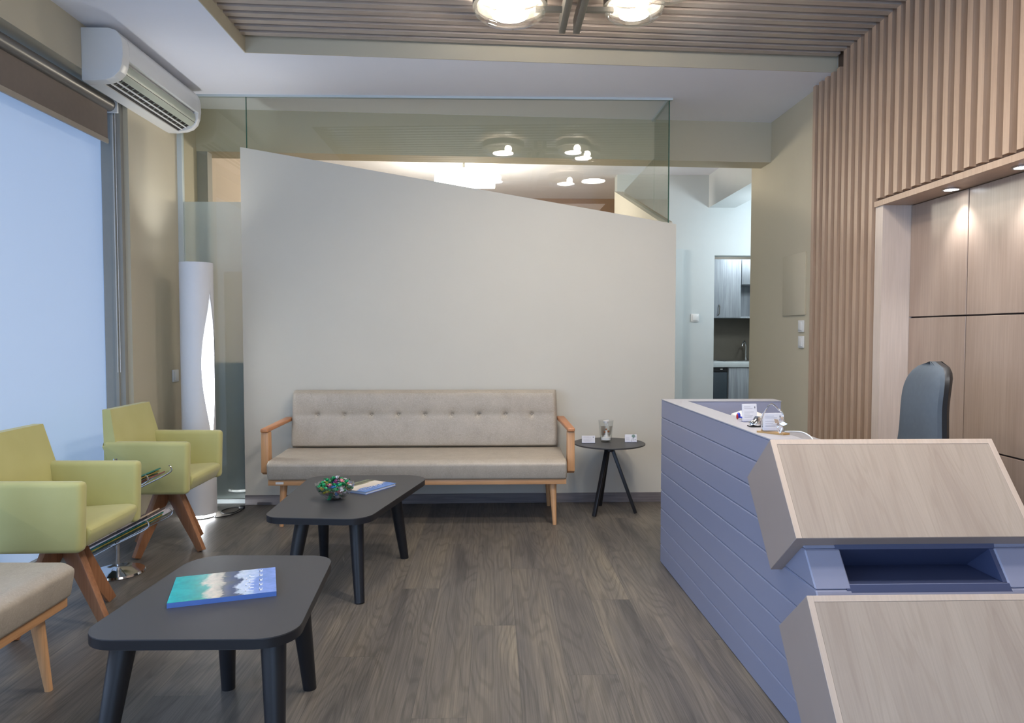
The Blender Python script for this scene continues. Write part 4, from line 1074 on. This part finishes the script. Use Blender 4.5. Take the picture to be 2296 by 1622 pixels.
bm = BM(); bm_tube(bm, bez([(1.045, 2.53, DZ+.003), (1.062, 2.50, DZ+.008), (1.075, 2.45, DZ+.012), (1.083, 2.40, DZ+.002), (1.085, 2.38, DZ-.02)], 24), .0025, 8)
tag(obj('white_cable', bm, 'white', None, True), 'thin white cable arching over the desk edge beside the ornament', 'cable')

# =================================================================== OFFICE CHAIR
t = thing('office_chair', 'grey fabric office chair with a tall rounded back behind the desk', 'office chair', (1.78, 3.28, 0), 0)
yaw = math.radians(-98)
RM = Matrix.Translation((1.745, 3.20, 0)) @ Matrix.Rotation(yaw, 4, 'Z')
def rot(bm): bmesh.ops.transform(bm, matrix=RM, verts=bm.verts[:]); return bm
def back_shape(th0, th1, sc=1.0):
    bm = BM(); n = 28; rows = 26; rows_v = []
    for side, off in ((0, th0), (1, th1)):
        g = []
        for j in range(rows+1):
            v = j/rows; z = .50 + (1.118-.50)*v
            wv = .255 - .085*v - .022*math.sin(PI*min(1, v*1.1))
            zt_ = z
            if v > .74:
                f = (v-.74)/.26; wv *= math.sqrt(max(0.0, 1-f**2.4))
            if v < .12: wv *= .8+.2*(v/.12)
            row = []
            for i in range(n+1):
                u = -1+2*i/n
                edge = (1-abs(u)**4)
                y = .14 + .13*v*v + .03*math.sin(v*5) + off*(.35+.65*edge*(1-(max(0, v-.88)/.12)**2*.8))
                row.append(bm.verts.new((u*wv*sc, y, zt_)))
            g.append(row)
        rows_v.append(g)
        for j in range(rows):
            for i in range(n): bm.faces.new((g[j][i], g[j][i+1], g[j+1][i+1], g[j+1][i]))
    a, b_ = rows_v
    for j in range(rows):
        for i in (0, n): bm.faces.new((a[j][i], a[j+1][i], b_[j+1][i], b_[j][i]))
    for i in range(n):
        bm.faces.new((a[0][i], a[0][i+1], b_[0][i+1], b_[0][i])); bm.faces.new((a[rows][i], a[rows][i+1], b_[rows][i+1], b_[rows][i]))
    bmesh.ops.remove_doubles(bm, verts=bm.verts[:], dist=.0004)
    return bm
obj('backrest', rot(back_shape(-.042, .012)), 'officegrey', t, True, True)
obj('back_shell', rot(back_shape(.013, .070, .99)), 'dark', t, True, True)
bm = BM(); bm_box(bm, -.24, .24, -.30, .14, .44, .53, bev=.035, seg=4); obj('seat', rot(bm), 'officegrey', t, True, True)
bm = BM(); bm_tube(bm, [(0, -.05, .07), (0, -.05, .44)], .028, 16); obj('column', rot(bm), 'dkmetal', t, True, True)
bm = BM(); bm_tube(bm, [(0, .05, .42), (0, .22, .44), (0, .25, .60)], .02, 10); obj('back_bracket', rot(bm), 'dark', t, True, True)
for k_ in range(5):
    a = 2*PI*k_/5+.3; ex, ey = .28*math.cos(a), -.05+.28*math.sin(a)
    bm = BM(); bm_tube(bm, [(0, -.05, .10), (ex, ey, .065)], .022, 10, r2=.014); lg = obj('leg', rot(bm), 'dark', t, True, True)
    bm = BM(); bm_ball(bm, (ex, ey, .027), .027, .6, 1, 1, 14); obj('caster', rot(bm), 'dark', lg, True, True)
